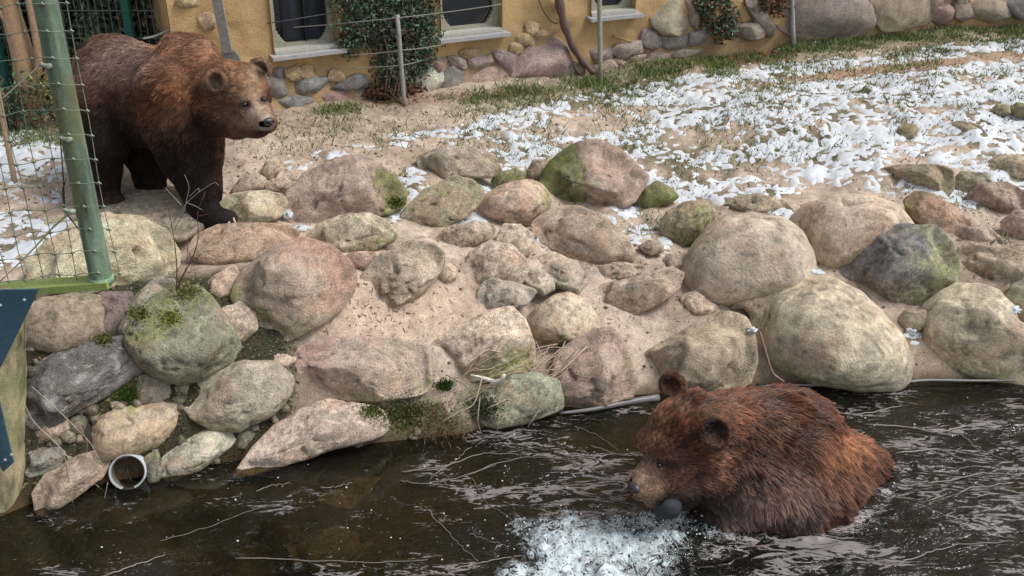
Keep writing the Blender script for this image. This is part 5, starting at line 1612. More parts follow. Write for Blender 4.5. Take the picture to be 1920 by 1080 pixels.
def dens1(P):
    u, v = to_px(P)
    d = 1 + 1.3 * sst(375, 410, u) * sst(290, 250, v)
    return d
mesh_np('body', V - org1, Fq, M_SKIN, bear1, np.clip(col1(V, None, np.random.default_rng(1)) * .6, 0, 1))
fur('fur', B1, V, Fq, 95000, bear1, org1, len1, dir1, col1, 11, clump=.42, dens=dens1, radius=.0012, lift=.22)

# ================= swimming bear
B2 = Body(.022)
def s2(u, v, Y, r, u2=None, v2=None, Y2=None, r2=None):
    a = Wp(u, v, Y)
    if u2 is None: B2.seg(a, rp(r, a)); return
    b = Wp(u2, v2, Y2); B2.seg(a, rp(r, a), b, rp(r2, b))
s2(1478, 838, 4.42, 98, 1500, 900, 4.42, 110)       # shoulders
s2(1380, 822, 4.36, 82, 1478, 815, 4.42, 84)        # neck crest
s2(1400, 890, 4.28, 88, 1480, 930, 4.30, 96)        # chest
s2(1500, 860, 4.48, 92, 1590, 900, 4.62, 72)        # back
s2(1590, 895, 4.62, 70, 1630, 930, 4.68, 50)        # loin, sinking into the pond
s2(1360, 960, 4.22, 60, 1500, 1010, 4.30, 80)
s2(1560, 940, 4.45, 75, 1600, 980, 4.55, 70)
YQ = 4.20
B2.grp = 1
s2(1298, 810, YQ, 72, 1322, 815, YQ + .04, 74)      # skull
s2(1262, 800, YQ - .04, 46, 1300, 785, YQ + .03, 50)  # forehead
s2(1318, 880, YQ, 62, 1345, 900, YQ + .05, 62)      # cheek
s2(1244, 830, YQ - .08, 40, 1262, 868, YQ - .10, 40)  # brow to eye
s2(1250, 865, YQ - .12, 40, 1222, 902, YQ - .17, 35)  # bridge
s2(1222, 902, YQ - .17, 35, 1199, 914, YQ - .21, 24)
s2(1330, 800, 4.28, 58, 1440, 792, 4.40, 66)  # muzzle
s2(1270, 915, YQ - .10, 42, 1230, 930, YQ - .17, 25)  # jaw
s2(1216, 826, YQ + .02, 22)
p = toward(B2, 1341, 822, YQ); g1 = p - ray(1341, 822) * .045 + np.array([0, 0, .035]); g2 = Wp(1259, 722, YQ + .08)
B2.grp = 2
hf2 = Wp(1186, 920, YQ - .22) - Wp(1310, 830, YQ); hf2 /= np.linalg.norm(hf2)
ear(B2, g1, np.array([.10, -.92, .30]), np.array([.1, .2, 1.0]), rp(33, g1), .036)
ear(B2, g2, np.array([-.25, -.9, .25]), np.array([-.2, .2, 1.0]), rp(25, g2), .030)
for u, v, r in [(1236, 873, 10)]:
    p = toward(B2, u, v, YQ); B2.cutell(p, np.eye(3), np.array([.030, .022, .014]), .016)
# far eye sits on the other side of the bridge
V2, Fq2 = B2.mesh((.55, 3.7, -.28), (2.15, 5.2, .95), .014)
org2 = np.array([1.4, 4.45, -.1])
bear2 = empty('bear', org2)
tag(bear2, 'wet rusty brown bear with its head and shoulders out of the pond, looking left', 'bear')
p = toward(B2, 1236, 873, YQ)
ball_mesh('eye', p + ray(1236, 873) * .002, np.eye(3), [.0145] * 3, M_EYE, bear2, org2, (.01, .01, .01), 3)
fe = Wp(1205, 862, YQ + .02); ball_mesh('eye', fe, np.eye(3), [.014] * 3, M_EYE, bear2, org2, (.01, .01, .01), 3)
p = toward(B2, 1188, 916, YQ); nM = frame_from(hf2 + np.array([0, 0, .15]), np.array([0, 0, 1.]))
c_ = p - hf2 * .004
nob = Body(.006); nob.ell(c_, nM, np.array([.036, .027, .022]))
for sg in (-1, 1): nob.cutell(c_ + nM[0] * sg * .018 + nM[2] * .019 - nM[1] * .004, nM, np.array([.010, .008, .015]), .004)
nV, nF = nob.mesh(c_ - .06, c_ + .06, .0038); mesh_np('nose', nV - org2, nF, M_NOSE, bear2, np.tile([.040, .034, .042], (len(nV), 1)))
NOSE2 = Wp(1186, 918, YQ - .22)
def len2(P):
    d = np.linalg.norm(P - NOSE2, axis=1)
    u, v = to_px(P)
    L = .007 + .024 * sst(.12, .40, d) + .034 * sst(.42, .75, d)
    L *= 1 - .8 * blobs(u, v, [(1340, 806, 36, 36, 0, 1), (1258, 722, 22, 22, 0, 1)])
    L += blobs(u, v, [(1340, 890, 40, 40, 0, .014), (1590, 880, 70, 60, 30, .022)])
    return L
def dir2(P):
    r = P - NOSE2
    dn = np.linalg.norm(r, axis=1)[:, None]
    D = r / (dn + 1e-6)
    w2 = sst(.38, .62, dn)
    D = D * (1 - w2) + np.array([.55, .25, -.45]) * w2
    low = sst(.45, .15, P[:, 2])[:, None]
    return D + np.array([0, 0, -1.0]) * (.3 + .5 * low)
def col2f(P, N, rng):
    u, v = to_px(P)
    j = fbm(P * 7, 3, 401); j2 = fbm(P * 22, 2, 405)
    c = mixc((.078, .030, .016), [
        (1300, 770, 80, 50, 0, .7, (.115, .046, .025)),
        (1222, 795, 24, 60, 10, .9, (.23, .115, .065)),      # lit forehead edge is paler
        (1262, 880, 36, 36, 0, .6, (.115, .062, .042)),
        (1212, 895, 30, 40, 35, .9, (.30, .195, .135)),
        (1222, 932, 28, 18, 25, .85, (.36, .235, .15)),
        (1238, 874, 25, 14, 10, .95, (.035, .018, .014)),
        (1340, 806, 33, 36, 0, .9, (.24, .11, .06)), (1342, 810, 27, 30, 0, .99, (.010, .006, .005)), (1256, 722, 18, 16, 0, .5, (.05, .02, .014)),
        (1360, 890, 40, 40, 20, .7, (.165, .075, .050)),
        (1300, 950, 80, 32, 0, .95, (.020, .013, .012)),  # shadow under the chin painted into the wet fur
        (1370, 965, 75, 48, 0, .9, (.030, .020, .018)),  # chin shadow carried on over the throat as near-black fur colour
        (1450, 955, 95, 62, -25, .9, (.20, .13, .11)),     # wet greyish flank
        (1500, 900, 70, 40, -40, .6, (.14, .075, .055)),
        (1492, 785, 42, 60, -35, .75, (.048, .020, .013)), (1425, 885, 80, 24, -12, .65, (.055, .026, .018)), (1400, 770, 40, 30, 0, .5, (.13, .055, .03)),
        (1440, 1000, 120, 26, -22, .85, (.035, .024, .022)), (1640, 905, 26, 40, 0, .6, (.06, .03, .022)),
        (1585, 855, 52, 55, 35, .9, (.235, .105, .055)),
        (1600, 920, 60, 40, 0, .85, (.15, .075, .052)),
        (1440, 775, 80, 40, 0, .5, (.120, .040, .018))], u, v, j * .4)
    c = c * (1 + .25 * j + .28 * j2)[:, None] * rng.uniform(.6, 1.4, (len(P), 1))
    li = rng.uniform(0, 1, len(P)) < .12
    c[li] *= 1.6
    c = c * np.where(c[:, :1] > .045, 1.4, 1.0) * np.array([.96, .97, .98])
    return np.clip(c, .006, .65)
def dens2(P):
    return np.where(P[:, 2] < -.06, .05, 1.0) * (1 + .8 * (np.linalg.norm(P - NOSE2, axis=1) < .45))
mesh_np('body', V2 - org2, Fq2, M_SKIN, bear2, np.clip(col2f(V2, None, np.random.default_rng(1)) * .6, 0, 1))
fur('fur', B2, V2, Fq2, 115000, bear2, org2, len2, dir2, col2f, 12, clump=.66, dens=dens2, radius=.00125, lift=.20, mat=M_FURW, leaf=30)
# dark round thing held under its chin
bp = Wp(1251, 949, YQ - .195)
N, Fc = ico(4)
r_ = rp(26, bp)
Vb = N * r_ * (1 + .05 * fbm(N * 2.2, 3, 18))[:, None] * np.array([1.06, 1, .94]) + bp
o = mesh_np('ball', Vb, Fc, M_PAINT, None, np.tile([.022, .025, .033], (len(Vb), 1)) * (1 + .2 * fbm(N * 2, 3, 8))[:, None])
recenter(o, bp - [0, 0, r_]); tag(o, 'smooth dark blue grey ball held under the chin of the swimming bear', 'ball')
# ------------------------------------------------------------------ pond
WX = axis(-3.3, 3.6, 0.014, 12); WYa = axis(3.3, 5.75, 0.014, 12)
wX, wY = np.meshgrid(WX, WYa)
wl_ = np.stack([wX.ravel(), wY.ravel(), np.zeros(wX.size)], 1)
wu, wv = to_px(wl_)
inf_ = wl_[:, 1] > 2.5
# how stirred the surface is: strong around the bear, calm at the left
stir = blobs(wu, wv, [(1560, 990, 420, 150, 0, 1.0), (1800, 850, 260, 100, 0, .85), (1080, 930, 230, 90, 0, .55), (1150, 1030, 300, 80, 0, 1.1), (1500, 780, 300, 40, 0, .35)]) * inf_
stir = np.clip(stir, 0.025, 1.1)
rr = np.full(len(wl_), 9.0)           # distance to the swimming bear's body: ripples run round it
nb_ = (np.abs(wl_[:, 0] - 1.4) < 1.9) & (np.abs(wl_[:, 1] - 4.4) < 1.3)
rr[nb_] = B2.sdf(wl_[nb_])
warp = fbm(wl_ * 2.0, 2, 501) * .35
wz = stir * (.0085 * np.sin((rr + warp * .10) * 2 * np.pi / .105) * np.exp(-np.abs(rr) * 2.6) * (.75 + .5 * warp)
             + .012 * fbm(wl_ * np.array([4.0, 9.0, 1]) + warp[:, None], 3, 503)
             + .005 * ridged(wl_ * np.array([9, 19, 1]) + 2 * warp[:, None], 2, 505))
# splash at the muzzle
spl = blobs(wu, wv, [(1130, 1035, 150, 70, 0, 1.0), (1050, 1000, 80, 30, 8, .8), (1240, 985, 70, 26, 0, .8), (1100, 1085, 170, 40, 0, 1), (1330, 1000, 60, 16, 10, .6)]) * inf_
ed = .35 * fbm(wl_ * 11, 3, 510) + .22 * fbm(wl_ * 34, 2, 512)
foam = np.clip((spl - .25) * 1.35 + ed * 1.0, 0, 1)
wz = wz + foam * (.006 + .050 * np.abs(fbm(wl_ * np.array([7, 10, 1]), 3, 514)) + .012 * ridged(wl_ * 22, 2, 516) + .005 * vnoise(wl_ * 55, 5))
wz = np.where(inf_, wz, 0)
wzv = wl_.copy(); wzv[:, 2] = wz
gi = np.arange(wX.size).reshape(wX.shape)
wq2 = np.stack([gi[:-1, :-1].ravel(), gi[:-1, 1:].ravel(), gi[1:, 1:].ravel(), gi[1:, :-1].ravel()], 1)
M_WATER, t, out_ = newmat('pond_water')
L = t.links.new
tc = t.nodes.new('ShaderNodeTexCoord')
mp = t.nodes.new('ShaderNodeMapping'); mp.inputs['Scale'].default_value = (1.0, 2.1, 1)
L(tc.outputs['Object'], mp.inputs['Vector'])
def noise(scale, detail=3, rough=.55, dist=0, vec=None):
    n = t.nodes.new('ShaderNodeTexNoise'); n.inputs['Scale'].default_value = scale; n.inputs['Detail'].default_value = detail
    n.inputs['Roughness'].default_value = rough; n.inputs['Distortion'].default_value = dist
    L((vec or mp.outputs[0]), n.inputs['Vector']); return n
def math_(op, a, b=None, clamp=False):
    n = t.nodes.new('ShaderNodeMath'); n.operation = op; n.use_clamp = clamp
    for i, x in enumerate((a, b)):
        if x is None: continue
        if isinstance(x, (int, float)): n.inputs[i].default_value = x
        else: L(x, n.inputs[i])
    return n.outputs[0]
def attr(nm):
    a = t.nodes.new('ShaderNodeAttribute'); a.attribute_name = nm; return a.outputs['Fac']
sa, fa_, ga = attr('stir'), attr('foam'), attr('streak')
na = noise(5, 4, .6, .9); nb = noise(15, 3, .6, .4)
bh = math_('ADD', math_('MULTIPLY', na.outputs[0], 1.0), math_('MULTIPLY', nb.outputs[0], .35))
bump = t.nodes.new('ShaderNodeBump'); bump.inputs['Distance'].default_value = .035
L(math_('MULTIPLY', sa, .9), bump.inputs['Strength']); L(bh, bump.inputs['Height'])
fres = t.nodes.new('ShaderNodeFresnel'); fres.inputs['IOR'].default_value = 1.40; L(bump.outputs[0], fres.inputs['Normal'])
gl = t.nodes.new('ShaderNodeBsdfGlossy'); gl.inputs['Roughness'].default_value = .03; L(bump.outputs[0], gl.inputs['Normal'])
tr = t.nodes.new('ShaderNodeBsdfTransparent'); tr.inputs['Color'].default_value = (.66, .60, .44, 1)
df = t.nodes.new('ShaderNodeBsdfDiffuse'); df.inputs['Color'].default_value = (.013, .014, .009, 1)
mx1 = t.nodes.new('ShaderNodeMixShader'); mx1.inputs[0].default_value = .34; L(tr.outputs[0], mx1.inputs[1]); L(df.outputs[0], mx1.inputs[2])
mx2 = t.nodes.new('ShaderNodeMixShader'); L(fres.outputs[0], mx2.inputs[0]); L(mx1.outputs[0], mx2.inputs[1]); L(gl.outputs[0], mx2.inputs[2])
# sky-lit ripple streaks, and foam at the bear's waterline, painted as pale colour
mp2 = t.nodes.new('ShaderNodeMapping'); mp2.inputs['Scale'].default_value = (1.0, 3.4, 1); mp2.inputs['Rotation'].default_value = (0, 0, .14)
L(tc.outputs['Object'], mp2.inputs['Vector'])
ns = noise(3.6, 5, .60, 1.5, mp2.outputs[0]); ns2 = noise(16, 3, .6, .8, mp2.outputs[0])
rd = math_('ABSOLUTE', math_('SUBTRACT', ns.outputs[0], .5))
sm = math_('ADD', math_('SUBTRACT', math_('MULTIPLY', ga, .060), rd), math_('MULTIPLY', math_('SUBTRACT', ns2.outputs[0], .56), .16))
lf = noise(1.7, 2, .5, .5)
sm = math_('ADD', sm, math_('MULTIPLY', math_('SUBTRACT', lf.outputs[0], .53), .28))
sm = math_('MULTIPLY', sm, 60, True)
web = noise(15, 4, .68, 2.6, tc.outputs['Object']); fn = noise(40, 4, .62, .6, tc.outputs['Object'])
wr = math_('SUBTRACT', .5, math_('MULTIPLY', math_('ABSOLUTE', math_('SUBTRACT', web.outputs[0], .5)), 5.0))
fm = math_('MULTIPLY', math_('ADD', math_('SUBTRACT', math_('MULTIPLY', fa_, 1.0), .66), math_('ADD', math_('MULTIPLY', math_('SUBTRACT', fn.outputs[0], .45), .55), math_('MULTIPLY', wr, 1.3))), 1.35, True)
fd = t.nodes.new('ShaderNodeBsdfPrincipled'); fd.inputs['Base Color'].default_value = (.55, .64, .69, 1); fd.inputs['Roughness'].default_value = .2
b2 = t.nodes.new('ShaderNodeBump'); b2.inputs['Strength'].default_value = .8; b2.inputs['Distance'].default_value = .012; L(fn.outputs[0], b2.inputs['Height']); L(b2.outputs[0], fd.inputs['Normal'])
sd_ = t.nodes.new('ShaderNodeBsdfPrincipled'); sd_.inputs['Base Color'].default_value = (.30, .265, .26, 1); sd_.inputs['Roughness'].default_value = .3
mx3 = t.nodes.new('ShaderNodeMixShader'); L(math_('MULTIPLY', sm, .65), mx3.inputs[0]); L(mx2.outputs[0], mx3.inputs[1]); L(sd_.outputs[0], mx3.inputs[2])
mx4 = t.nodes.new('ShaderNodeMixShader'); L(fm, mx4.inputs[0]); L(mx3.outputs[0], mx4.inputs[1]); L(fd.outputs[0], mx4.inputs[2])
L(mx4.outputs[0], out_.inputs['Surface'])
streak = blobs(wu, wv, [(1720, 960, 240, 100, 0, 1.0), (1840, 830, 160, 80, 0, .7), (1560, 1050, 300, 40, 0, 1.0), (1060, 900, 170, 70, 0, .8), (1120, 960, 90, 30, 0, .8), (1650, 770, 130, 30, 5, .45), (820, 885, 90, 12, -10, .3)]) * inf_
rim = np.exp(-((rr - .035 - .02 * warp) / .016) ** 2) * .9 + .5 * np.exp(-((rr - .16 - .06 * warp) / .02) ** 2)
streak = np.maximum(streak, np.clip(rim * (.8 + warp), 0, 1.2))
tag(mesh_np('water', wzv, wq2, M_WATER, None, None, True, {'stir': stir, 'foam': foam, 'streak': streak}), kind='structure')
# drops thrown up from the splash, and floating bubbles and specks
def beads(name, P, s, mat, col, label, cat, sub=1, fl=1.0):
    N, Fc = ico(sub)
    n = len(P)
    V = (P[:, None, :] + N[None] * s[:, None, None] * np.array([1, 1, fl])).reshape(-1, 3)
    T = (np.arange(n)[:, None, None] * len(N) + Fc[None]).reshape(-1, 3)
    return tag(mesh_np(name, V, T, mat, None, np.tile(col, (len(V), 1))), label, cat, kind='stuff')
M_FOAM = vcol_mat('foam', .3, .3, 90, .002, .05, spec=.6)
def wpt_(u, v, z=0.0): return at_z(u, v, z)
ds = []
for k in range(160):
    u = RNG.normal(1150, 95); v = RNG.normal(1010, 28)
    q = wpt_(u, v); ds.append(q + [0, 0, abs(RNG.normal(0, .03)) + .02])
for k in range(45):
    q = wpt_(RNG.uniform(1210, 1390), RNG.normal(1000, 14)); ds.append(q + [0, 0, abs(RNG.normal(0, .02)) + .01])
ds = np.array(ds)
beads('splash_drops', ds, RNG.uniform(.0015, .0055, len(ds)), M_FOAM, (.70, .74, .76), 'white drops flying from the splash in front of the swimming bear', 'splash')
bs = []
for k in range(55):
    u = RNG.uniform(150, 1180); v = RNG.uniform(870, 1075); q = wpt_(u, v)
    if q[1] < shore(q[0]) - .06: bs.append(q + [0, 0, .002])
for k in range(60):
    u = RNG.normal(1010, 100); v = RNG.normal(900, 35); bs.append(wpt_(u, v) + [0, 0, .003])
for k in range(50):
    u = RNG.uniform(1550, 1915); v = RNG.uniform(735, 1070); bs.append(wpt_(u, v) + [0, 0, .003])
bs = np.array(bs)
beads('bubbles', bs, .002 + .005 * RNG.uniform(0, 1, len(bs)) ** 2.2, M_FOAM, (.60, .60, .58), 'small white bubbles and specks floating on the pond', 'bubbles', fl=.5)
# ------------------------------------------------------------------ near fence: green round pole, rail, knotted wire mesh
YF = 4.45
pb = Wp(190, 524, YF); pt = Wp(72, -60, YF - .02)
ax_ = (pt - pb); PL = np.linalg.norm(ax_); ax_ /= PL
fe = empty('wire_fence', pb)
tag(fe, 'leaning green round pole with knotted wire mesh and lime green rail, left edge', 'fence')
rP = rp(20.5, pb)
m = MB()
pth = np.linspace(pb - ax_ * .0, pb + ax_ * (PL + .5), 260)
nV, nq, nt_ = tube(pth, np.linspace(rP, rP * .97, 260), 36)
pc_ = np.array([.14, .20, .14]) * (1 + .45 * fbm(nV * np.array([22, 22, 3.0]), 3, 701) + .30 * fbm(nV * np.array([60, 60, 7.]), 2, 702))[:, None]
wt = np.clip(fbm(nV * np.array([24, 24, 3.0]), 3, 705) * 1.5 - .15, 0, .75)[:, None]
pc_ = pc_ * (1 - wt) + np.array([.15, .155, .07]) * wt
m.add(nV, nq, nt_, pc_); m.build('pole', M_PAINT, fe, True, pb)
# rail at its foot
ra, rb = Wp(-60, 540, YF - .01), Wp(205, 521, YF - .01)
dr = (rb - ra); LR = np.linalg.norm(dr); dr /= LR; ur = np.cross(np.array([0, -1, 0]), dr); ur /= np.linalg.norm(ur)
if ur[2] < 0: ur = -ur
m = MB(); m.box((ra + rb) / 2 - ur * .02, dr * (LR / 2), ur * .017, np.array([0, .05, 0]), (.26, .33, .11)); m.build('rail', M_PAINT, fe, False, pb)
m = MB(); m.tube([pb - ax_ * .015 + [0, 0, 0], pb + ax_ * .02], rP * 1.12, 20, (.20, .32, .20)); m.build('pole_shoe', M_PAINT, fe, True, pb)
# mesh: wires parallel to the pole, and cross wires, all knotted
perp = np.cross(ax_, [0, 1, 0]); perp /= np.linalg.norm(perp)
if perp[0] < 0: perp = -perp
MG = np.array([.20, .235, .17])
cell = rp(45, pb); cw = rp(38, pb)
offs = [1.02] + [-.98 - .86 * k for k in range(8)]
fy = np.array([0, -rP - .006, 0])
def mp_(s, h):        # s across in cells, h along the pole in metres (slight sway)
    return pb + perp * s * cw + ax_ * h + fy * (1 if abs(s) < .6 else .55) + np.array([.004 * math.sin(h * 9 + s), .01 * math.sin(h * 5 + s * 2), .004 * math.cos(h * 7 + s * 3)])
K_ = int((PL + .3) / cell); KN = None
for s in offs:
    h0 = .04 if s > 0 else max(.02, .0)
    hs_ = np.arange(h0, PL + .3, cell / 3)
    if s > 0: hs_ = hs_[hs_ < PL * 1.0]; 
    m = MB(); m.tube(np.array([mp_(s, h) + [0, 0, 0] for h in hs_]), .0019, 6, MG * (.8 if s < -2 else 1)); m.build('wire', M_WIRE, fe, True, pb)
for k in range(K_ + 1):
    h = .06 + k * cell
    if h > PL + .3: break
    ss_ = np.linspace(offs[0] if k < 12 else 0, offs[-1], 30)
    m = MB(); m.tube(np.array([mp_(s, h - .012 * abs(s)) for s in ss_]), .0019, 6, MG); m.build('wire', M_WIRE, fe, True, pb)
    for s in offs + [.12]:
        c_ = mp_(s, h - .012 * abs(s))
        if KN is None:
            kn = MB()
            kn.tube([-perp * .009 - ax_ * .004, perp * .002 + ax_ * .004 + fy * .1, perp * .009 - ax_ * .003], .0042, 6, MG * 1.15)
            kn.tube([-ax_ * .010 + fy * .05, ax_ * .008], .0036, 5, MG * 1.1)
            KN = kn.build('knot', M_WIRE, fe, True)
            kk = KN
        else:
            kk = KN.copy(); C.objects.link(kk); kk.parent = fe
        kk.location = c_ - pb
# clamp bolts
for (u, v) in [(88, 122), (125, 260), (132, 395)]:
    c_ = Wp(u, v, YF - rP - .012)
    m = MB(); m.tube([c_ + [-.03, 0, .004], c_ + [0, 0, -.004], c_ + [.022, -.003, -.002]], .010, 8, (.34, .36, .28)); m.tube([c_ + [.008, -.012, -.004], c_ + [.008, .01, -.004]], .012, 8, (.40, .42, .36)); m.tube([c_ + [-.02, -.01, .004], c_ + [-.02, .01, .004]], .009, 8, (.3, .32, .26))
    m.build('clamp', M_WIRE, fe, True, pb)
# stay wires tied to the pole
m = MB(); m.tube(np.linspace(Wp(80, 118, YF - .06), Wp(-30, 215, YF - .1), 6), .003, 6, (.36, .34, .27)); m.build('stay_wire', M_WIRE, fe, True, pb)
m = MB(); m.tube(resample(np.array([Wp(135, 395, YF - .06), Wp(95, 430, YF - .05), Wp(60, 470, YF - .05), Wp(0, 528, YF - .06)]), 14), np.linspace(.006, .003, 14), 6, (.33, .35, .16)); m.build('stay_wire', M_WIRE, fe, True, pb)
# dark electric cable down the left of the pole
m = MB(); m.tube(resample(np.array([Wp(96, 60, YF + .1), Wp(108, 200, YF + .1), Wp(118, 320, YF + .1), Wp(122, 400, YF + .1)]), 16), .0028, 6, (.02, .02, .02))
solo(m, 'cable', M_PAINT, 'thin black cable hanging just left of the green pole', 'cable')
m = MB(); m.tube(resample(np.array([Wp(124, 335, YF + .08), Wp(116, 360, YF + .08), Wp(124, 400, YF + .08), Wp(148, 430, YF + .08)]), 14), .003, 6, (.03, .025, .02))
solo(m, 'twig', M_WOOD, 'dark crooked twig caught in the mesh left of the green pole', 'twig')
# bracket: blue steel gusset, and timber post standing in the pond
YB = 4.28
br = empty('bracket', Wp(20, 560, YB)); tag(br, 'blue painted steel gusset plate and brace bolted to the timber post', 'bracket'); bo_ = np.array(br.location)
def plate(pts, Y, th, col, name, mat=M_PAINT, parent=None, off=(0, 0, 0)):
    f_ = [Wp(u, v, Y) for u, v in pts]; n = len(f_)
    V = np.array(f_ + [p + np.array([0, th, 0]) for p in f_])
    q = [(i, (i + 1) % n, n + (i + 1) % n, n + i) for i in range(n)]
    tr = [(0, i + 1, i) for i in range(1, n - 1)] + [(n, n + i, n + i + 1) for i in range(1, n - 1)]
    m = MB(); cc = np.array(col) * (1 + .3 * fbm(V * 6, 3, 31))[:, None]
    m.add(V, q, tr, cc); return m.build(name, mat, parent, False, off)
plate([(-40, 545), (72, 543), (45, 600), (0, 690), (-40, 760)], YB - .10, .012, (.045, .10, .14), 'gusset', M_PAINT, br, bo_)
plate([(-40, 660), (-5, 740), (25, 868), (6, 885), (-40, 800)], YB - .115, .012, (.05, .11, .14), 'brace', M_PAINT, br, bo_)
for (u, v) in [(46, 562), (1, 572), (10, 862), (22, 852)]:
    c_ = Wp(u, v, YB - .118); m = MB(); m.tube([c_, c_ - [0, .008, 0]], .007, 8, (.35, .38, .40)); m.build('bolt', M_WIRE, br, True, bo_)
m = MB()
b0, t0 = at_z(-6, 985, -.5), None
c_b = Wp(-12, 930, YB + .02); c_t = Wp(-2, 560, YB + .02)
pth = np.linspace(c_b - (c_t - c_b) * .5, c_t, 160)
nV, nq, nt_ = tube(pth, np.linspace(rp(54, c_b), rp(44, c_b), 160), 48)
nV = nV + (fbm(nV * 7, 3, 9) * .008)[:, None]
tc_ = np.array([.36, .31, .19]) * (1 + .6 * fbm(nV * np.array([26, 26, 2.0]), 3, 33) + .2 * fbm(nV * np.array([70, 70, 4.0]), 2, 37))[:, None]
gm = np.clip(fbm(nV * 5, 3, 39) * .7, 0, .4)[:, None]; tc_ = tc_ * (1 - gm) + np.array([.20, .24, .09]) * gm
m.add(nV, nq, nt_, tc_); solo(m, 'timber_post', M_WOOD, 'thick pale timber post standing in the pond at the left edge', 'post', None, c_b)

# ------------------------------------------------------------------ white drain pipe
pc = hit(240, 890); pc = Wp(238, 886, pc[1] - .06)
R1 = rp(33, pc)
dpp = ray(238, 886) / np.linalg.norm(ray(238, 886)) + np.array([.22, 0, .22]); dpp /= np.linalg.norm(dpp)
M_ = frame_from(dpp, np.array([0, 0, 1.]))
n = 40; a = np.arange(n) * 2 * np.pi / n
ring = lambda r, s: pc + dpp * s + (np.cos(a)[:, None] * M_[0] + np.sin(a)[:, None] * M_[1]) * r
V = np.concatenate([ring(R1, .0), ring(R1, .45), ring(R1 * .88, .45), ring(R1 * .88, .02)])
q = []
for r in (0, 2, 3):
    r2 = (r + 1) % 4
    for j in range(n): q.append((r * n + j, r * n + (j + 1) % n, r2 * n + (j + 1) % n, r2 * n + j))
cc = np.concatenate([np.tile([.55, .58, .60], (2 * n, 1)), np.tile([.06, .06, .05], (n, 1)), np.tile([.10, .10, .09], (n, 1))])  # shade inside the bore painted as dark colour
pp = empty('pipe', pc); tag(pp, 'white plastic drain pipe poking out low in the stacked stones', 'pipe')
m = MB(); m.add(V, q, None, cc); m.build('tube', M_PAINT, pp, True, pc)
m = MB(); m.box(pc + dpp * .16, M_[0] * R1 * .8, M_[1] * R1 * .8, dpp * .002, (.01, .01, .008)); m.build('inner_wall', M_SOIL, pp, False, pc)  # dark plate added across the bore to stand for its shade
m = MB(); m.tube(resample(np.array([pc + dpp * .05 - M_[1] * R1 * .75 - M_[0] * .01, pc + dpp * .03 + M_[0] * .005, pc + dpp * .06 + M_[1] * R1 * .2 + M_[0] * .012]), 8), .004, 5, (.03, .03, .02)); m.build('wet_root', M_WOOD, pp, True, pc)

# ------------------------------------------------------------------ twigs, roots, sapling, edge of the pond liner
def sapling():
    b = hit(330, 548); Y0 = 5.0
    root = empty('bare_sapling', Wp(333, 552, Y0)); tag(root, 'bare reddish sapling with forked twigs growing from the pitted green boulder', 'sapling'); o_ = np.array(root.location)
    def tw(pts, r0, r1, col, nm='twig', dy=0):
        m = MB(); P = np.array([Wp(u, v, Y0 - .02 * i + dy) for i, (u, v) in enumerate(pts)]); m.tube(resample(P, 14), np.linspace(r0, r1, 14) * .7, 6, col); m.build(nm, M_WOOD, root, True, o_)
    RD = (.16, .065, .05); GY_ = (.36, .32, .30)
    tw([(331, 548), (340, 520), (358, 492), (372, 455), (372, 430), (368, 400), (385, 360)], .0055, .002, RD, 'stem')
    tw([(331, 545), (332, 500), (328, 460), (322, 420), (312, 375)], .005, .002, RD, 'stem', -.03)
    tw([(328, 430), (345, 395), (356, 350), (346, 328)], .0035, .0016, GY_); tw([(324, 418), (345, 385), (372, 360), (404, 340), (410, 348)], .003, .0014, GY_)
    tw([(340, 385), (322, 365), (310, 352)], .003, .0014, GY_); tw([(349, 380), (366, 386), (380, 394)], .0026, .0013, GY_); tw([(323, 420), (308, 412), (298, 408)], .0026, .0013, GY_)
    tw([(356, 368), (372, 352), (374, 360)], .0024, .0013, GY_); tw([(372, 405), (388, 402), (398, 398)], .0024, .0012, RD); tw([(360, 490), (385, 470), (402, 470)], .0026, .0012, RD)
    tw([(340, 520), (365, 505), (398, 498)], .0026, .0012, (.25, .17, .14)); tw([(336, 530), (350, 500), (352, 460), (340, 440)], .0024, .0012, RD); tw([(331, 540), (310, 500), (300, 470), (292, 462)], .0022, .001, (.25, .17, .14))
    tw([(345, 510), (380, 512), (405, 520), (420, 518)], .0022, .001, (.25, .17, .14)); tw([(331, 545), (300, 560), (262, 580)], .003, .0014, (.24, .18, .13))
sapling()
def root_wire(pts, r, col, Y=None, label=None, name='root', dz=.02, n=16, cat='root', group=None, z0=None):
    P = []
    for (u, v) in pts:
        if z0 is not None: P.append(at_z(u, v, z0))
        elif Y is None: h = hit(u, v); P.append(h + [0, -dz * .8, dz])
        else: P.append(Wp(u, v, Y))
    m = MB(); m.tube(resample(np.array(P), n), np.linspace(r, r * .55, n), 5, col)
    return solo(m, name, M_WOOD, label, cat, group)
RT = (.40, .34, .28)
root_wire([(40, 745), (60, 790), (110, 835), (150, 885), (200, 925)], .004, RT, 4.42, 'long pale root hanging across the small stones beside the timber post', group='roots hanging over the stacked stones')
root_wire([(60, 725), (110, 770), (170, 830), (190, 870)], .003, RT, 4.42, 'thin root crossing from the root-covered slab down to the white pipe', group='roots hanging over the stacked stones')
root_wire([(120, 850), (132, 920), (150, 1010)], .003, (.3, .25, .2), 4.30, 'thin root trailing straight down into the water below the small grey block', group='roots hanging over the stacked stones')
root_wire([(202, 905), (195, 940), (188, 975)], .003, (.3, .25, .2), 4.33, 'short root trailing into the water left of the white pipe', group='roots hanging over the stacked stones')
root_wire([(150, 800), (165, 830), (160, 860)], .0025, (.3, .25, .2), 4.42, 'short thin root on the left end of the wide ochre stone', group='roots hanging over the stacked stones')
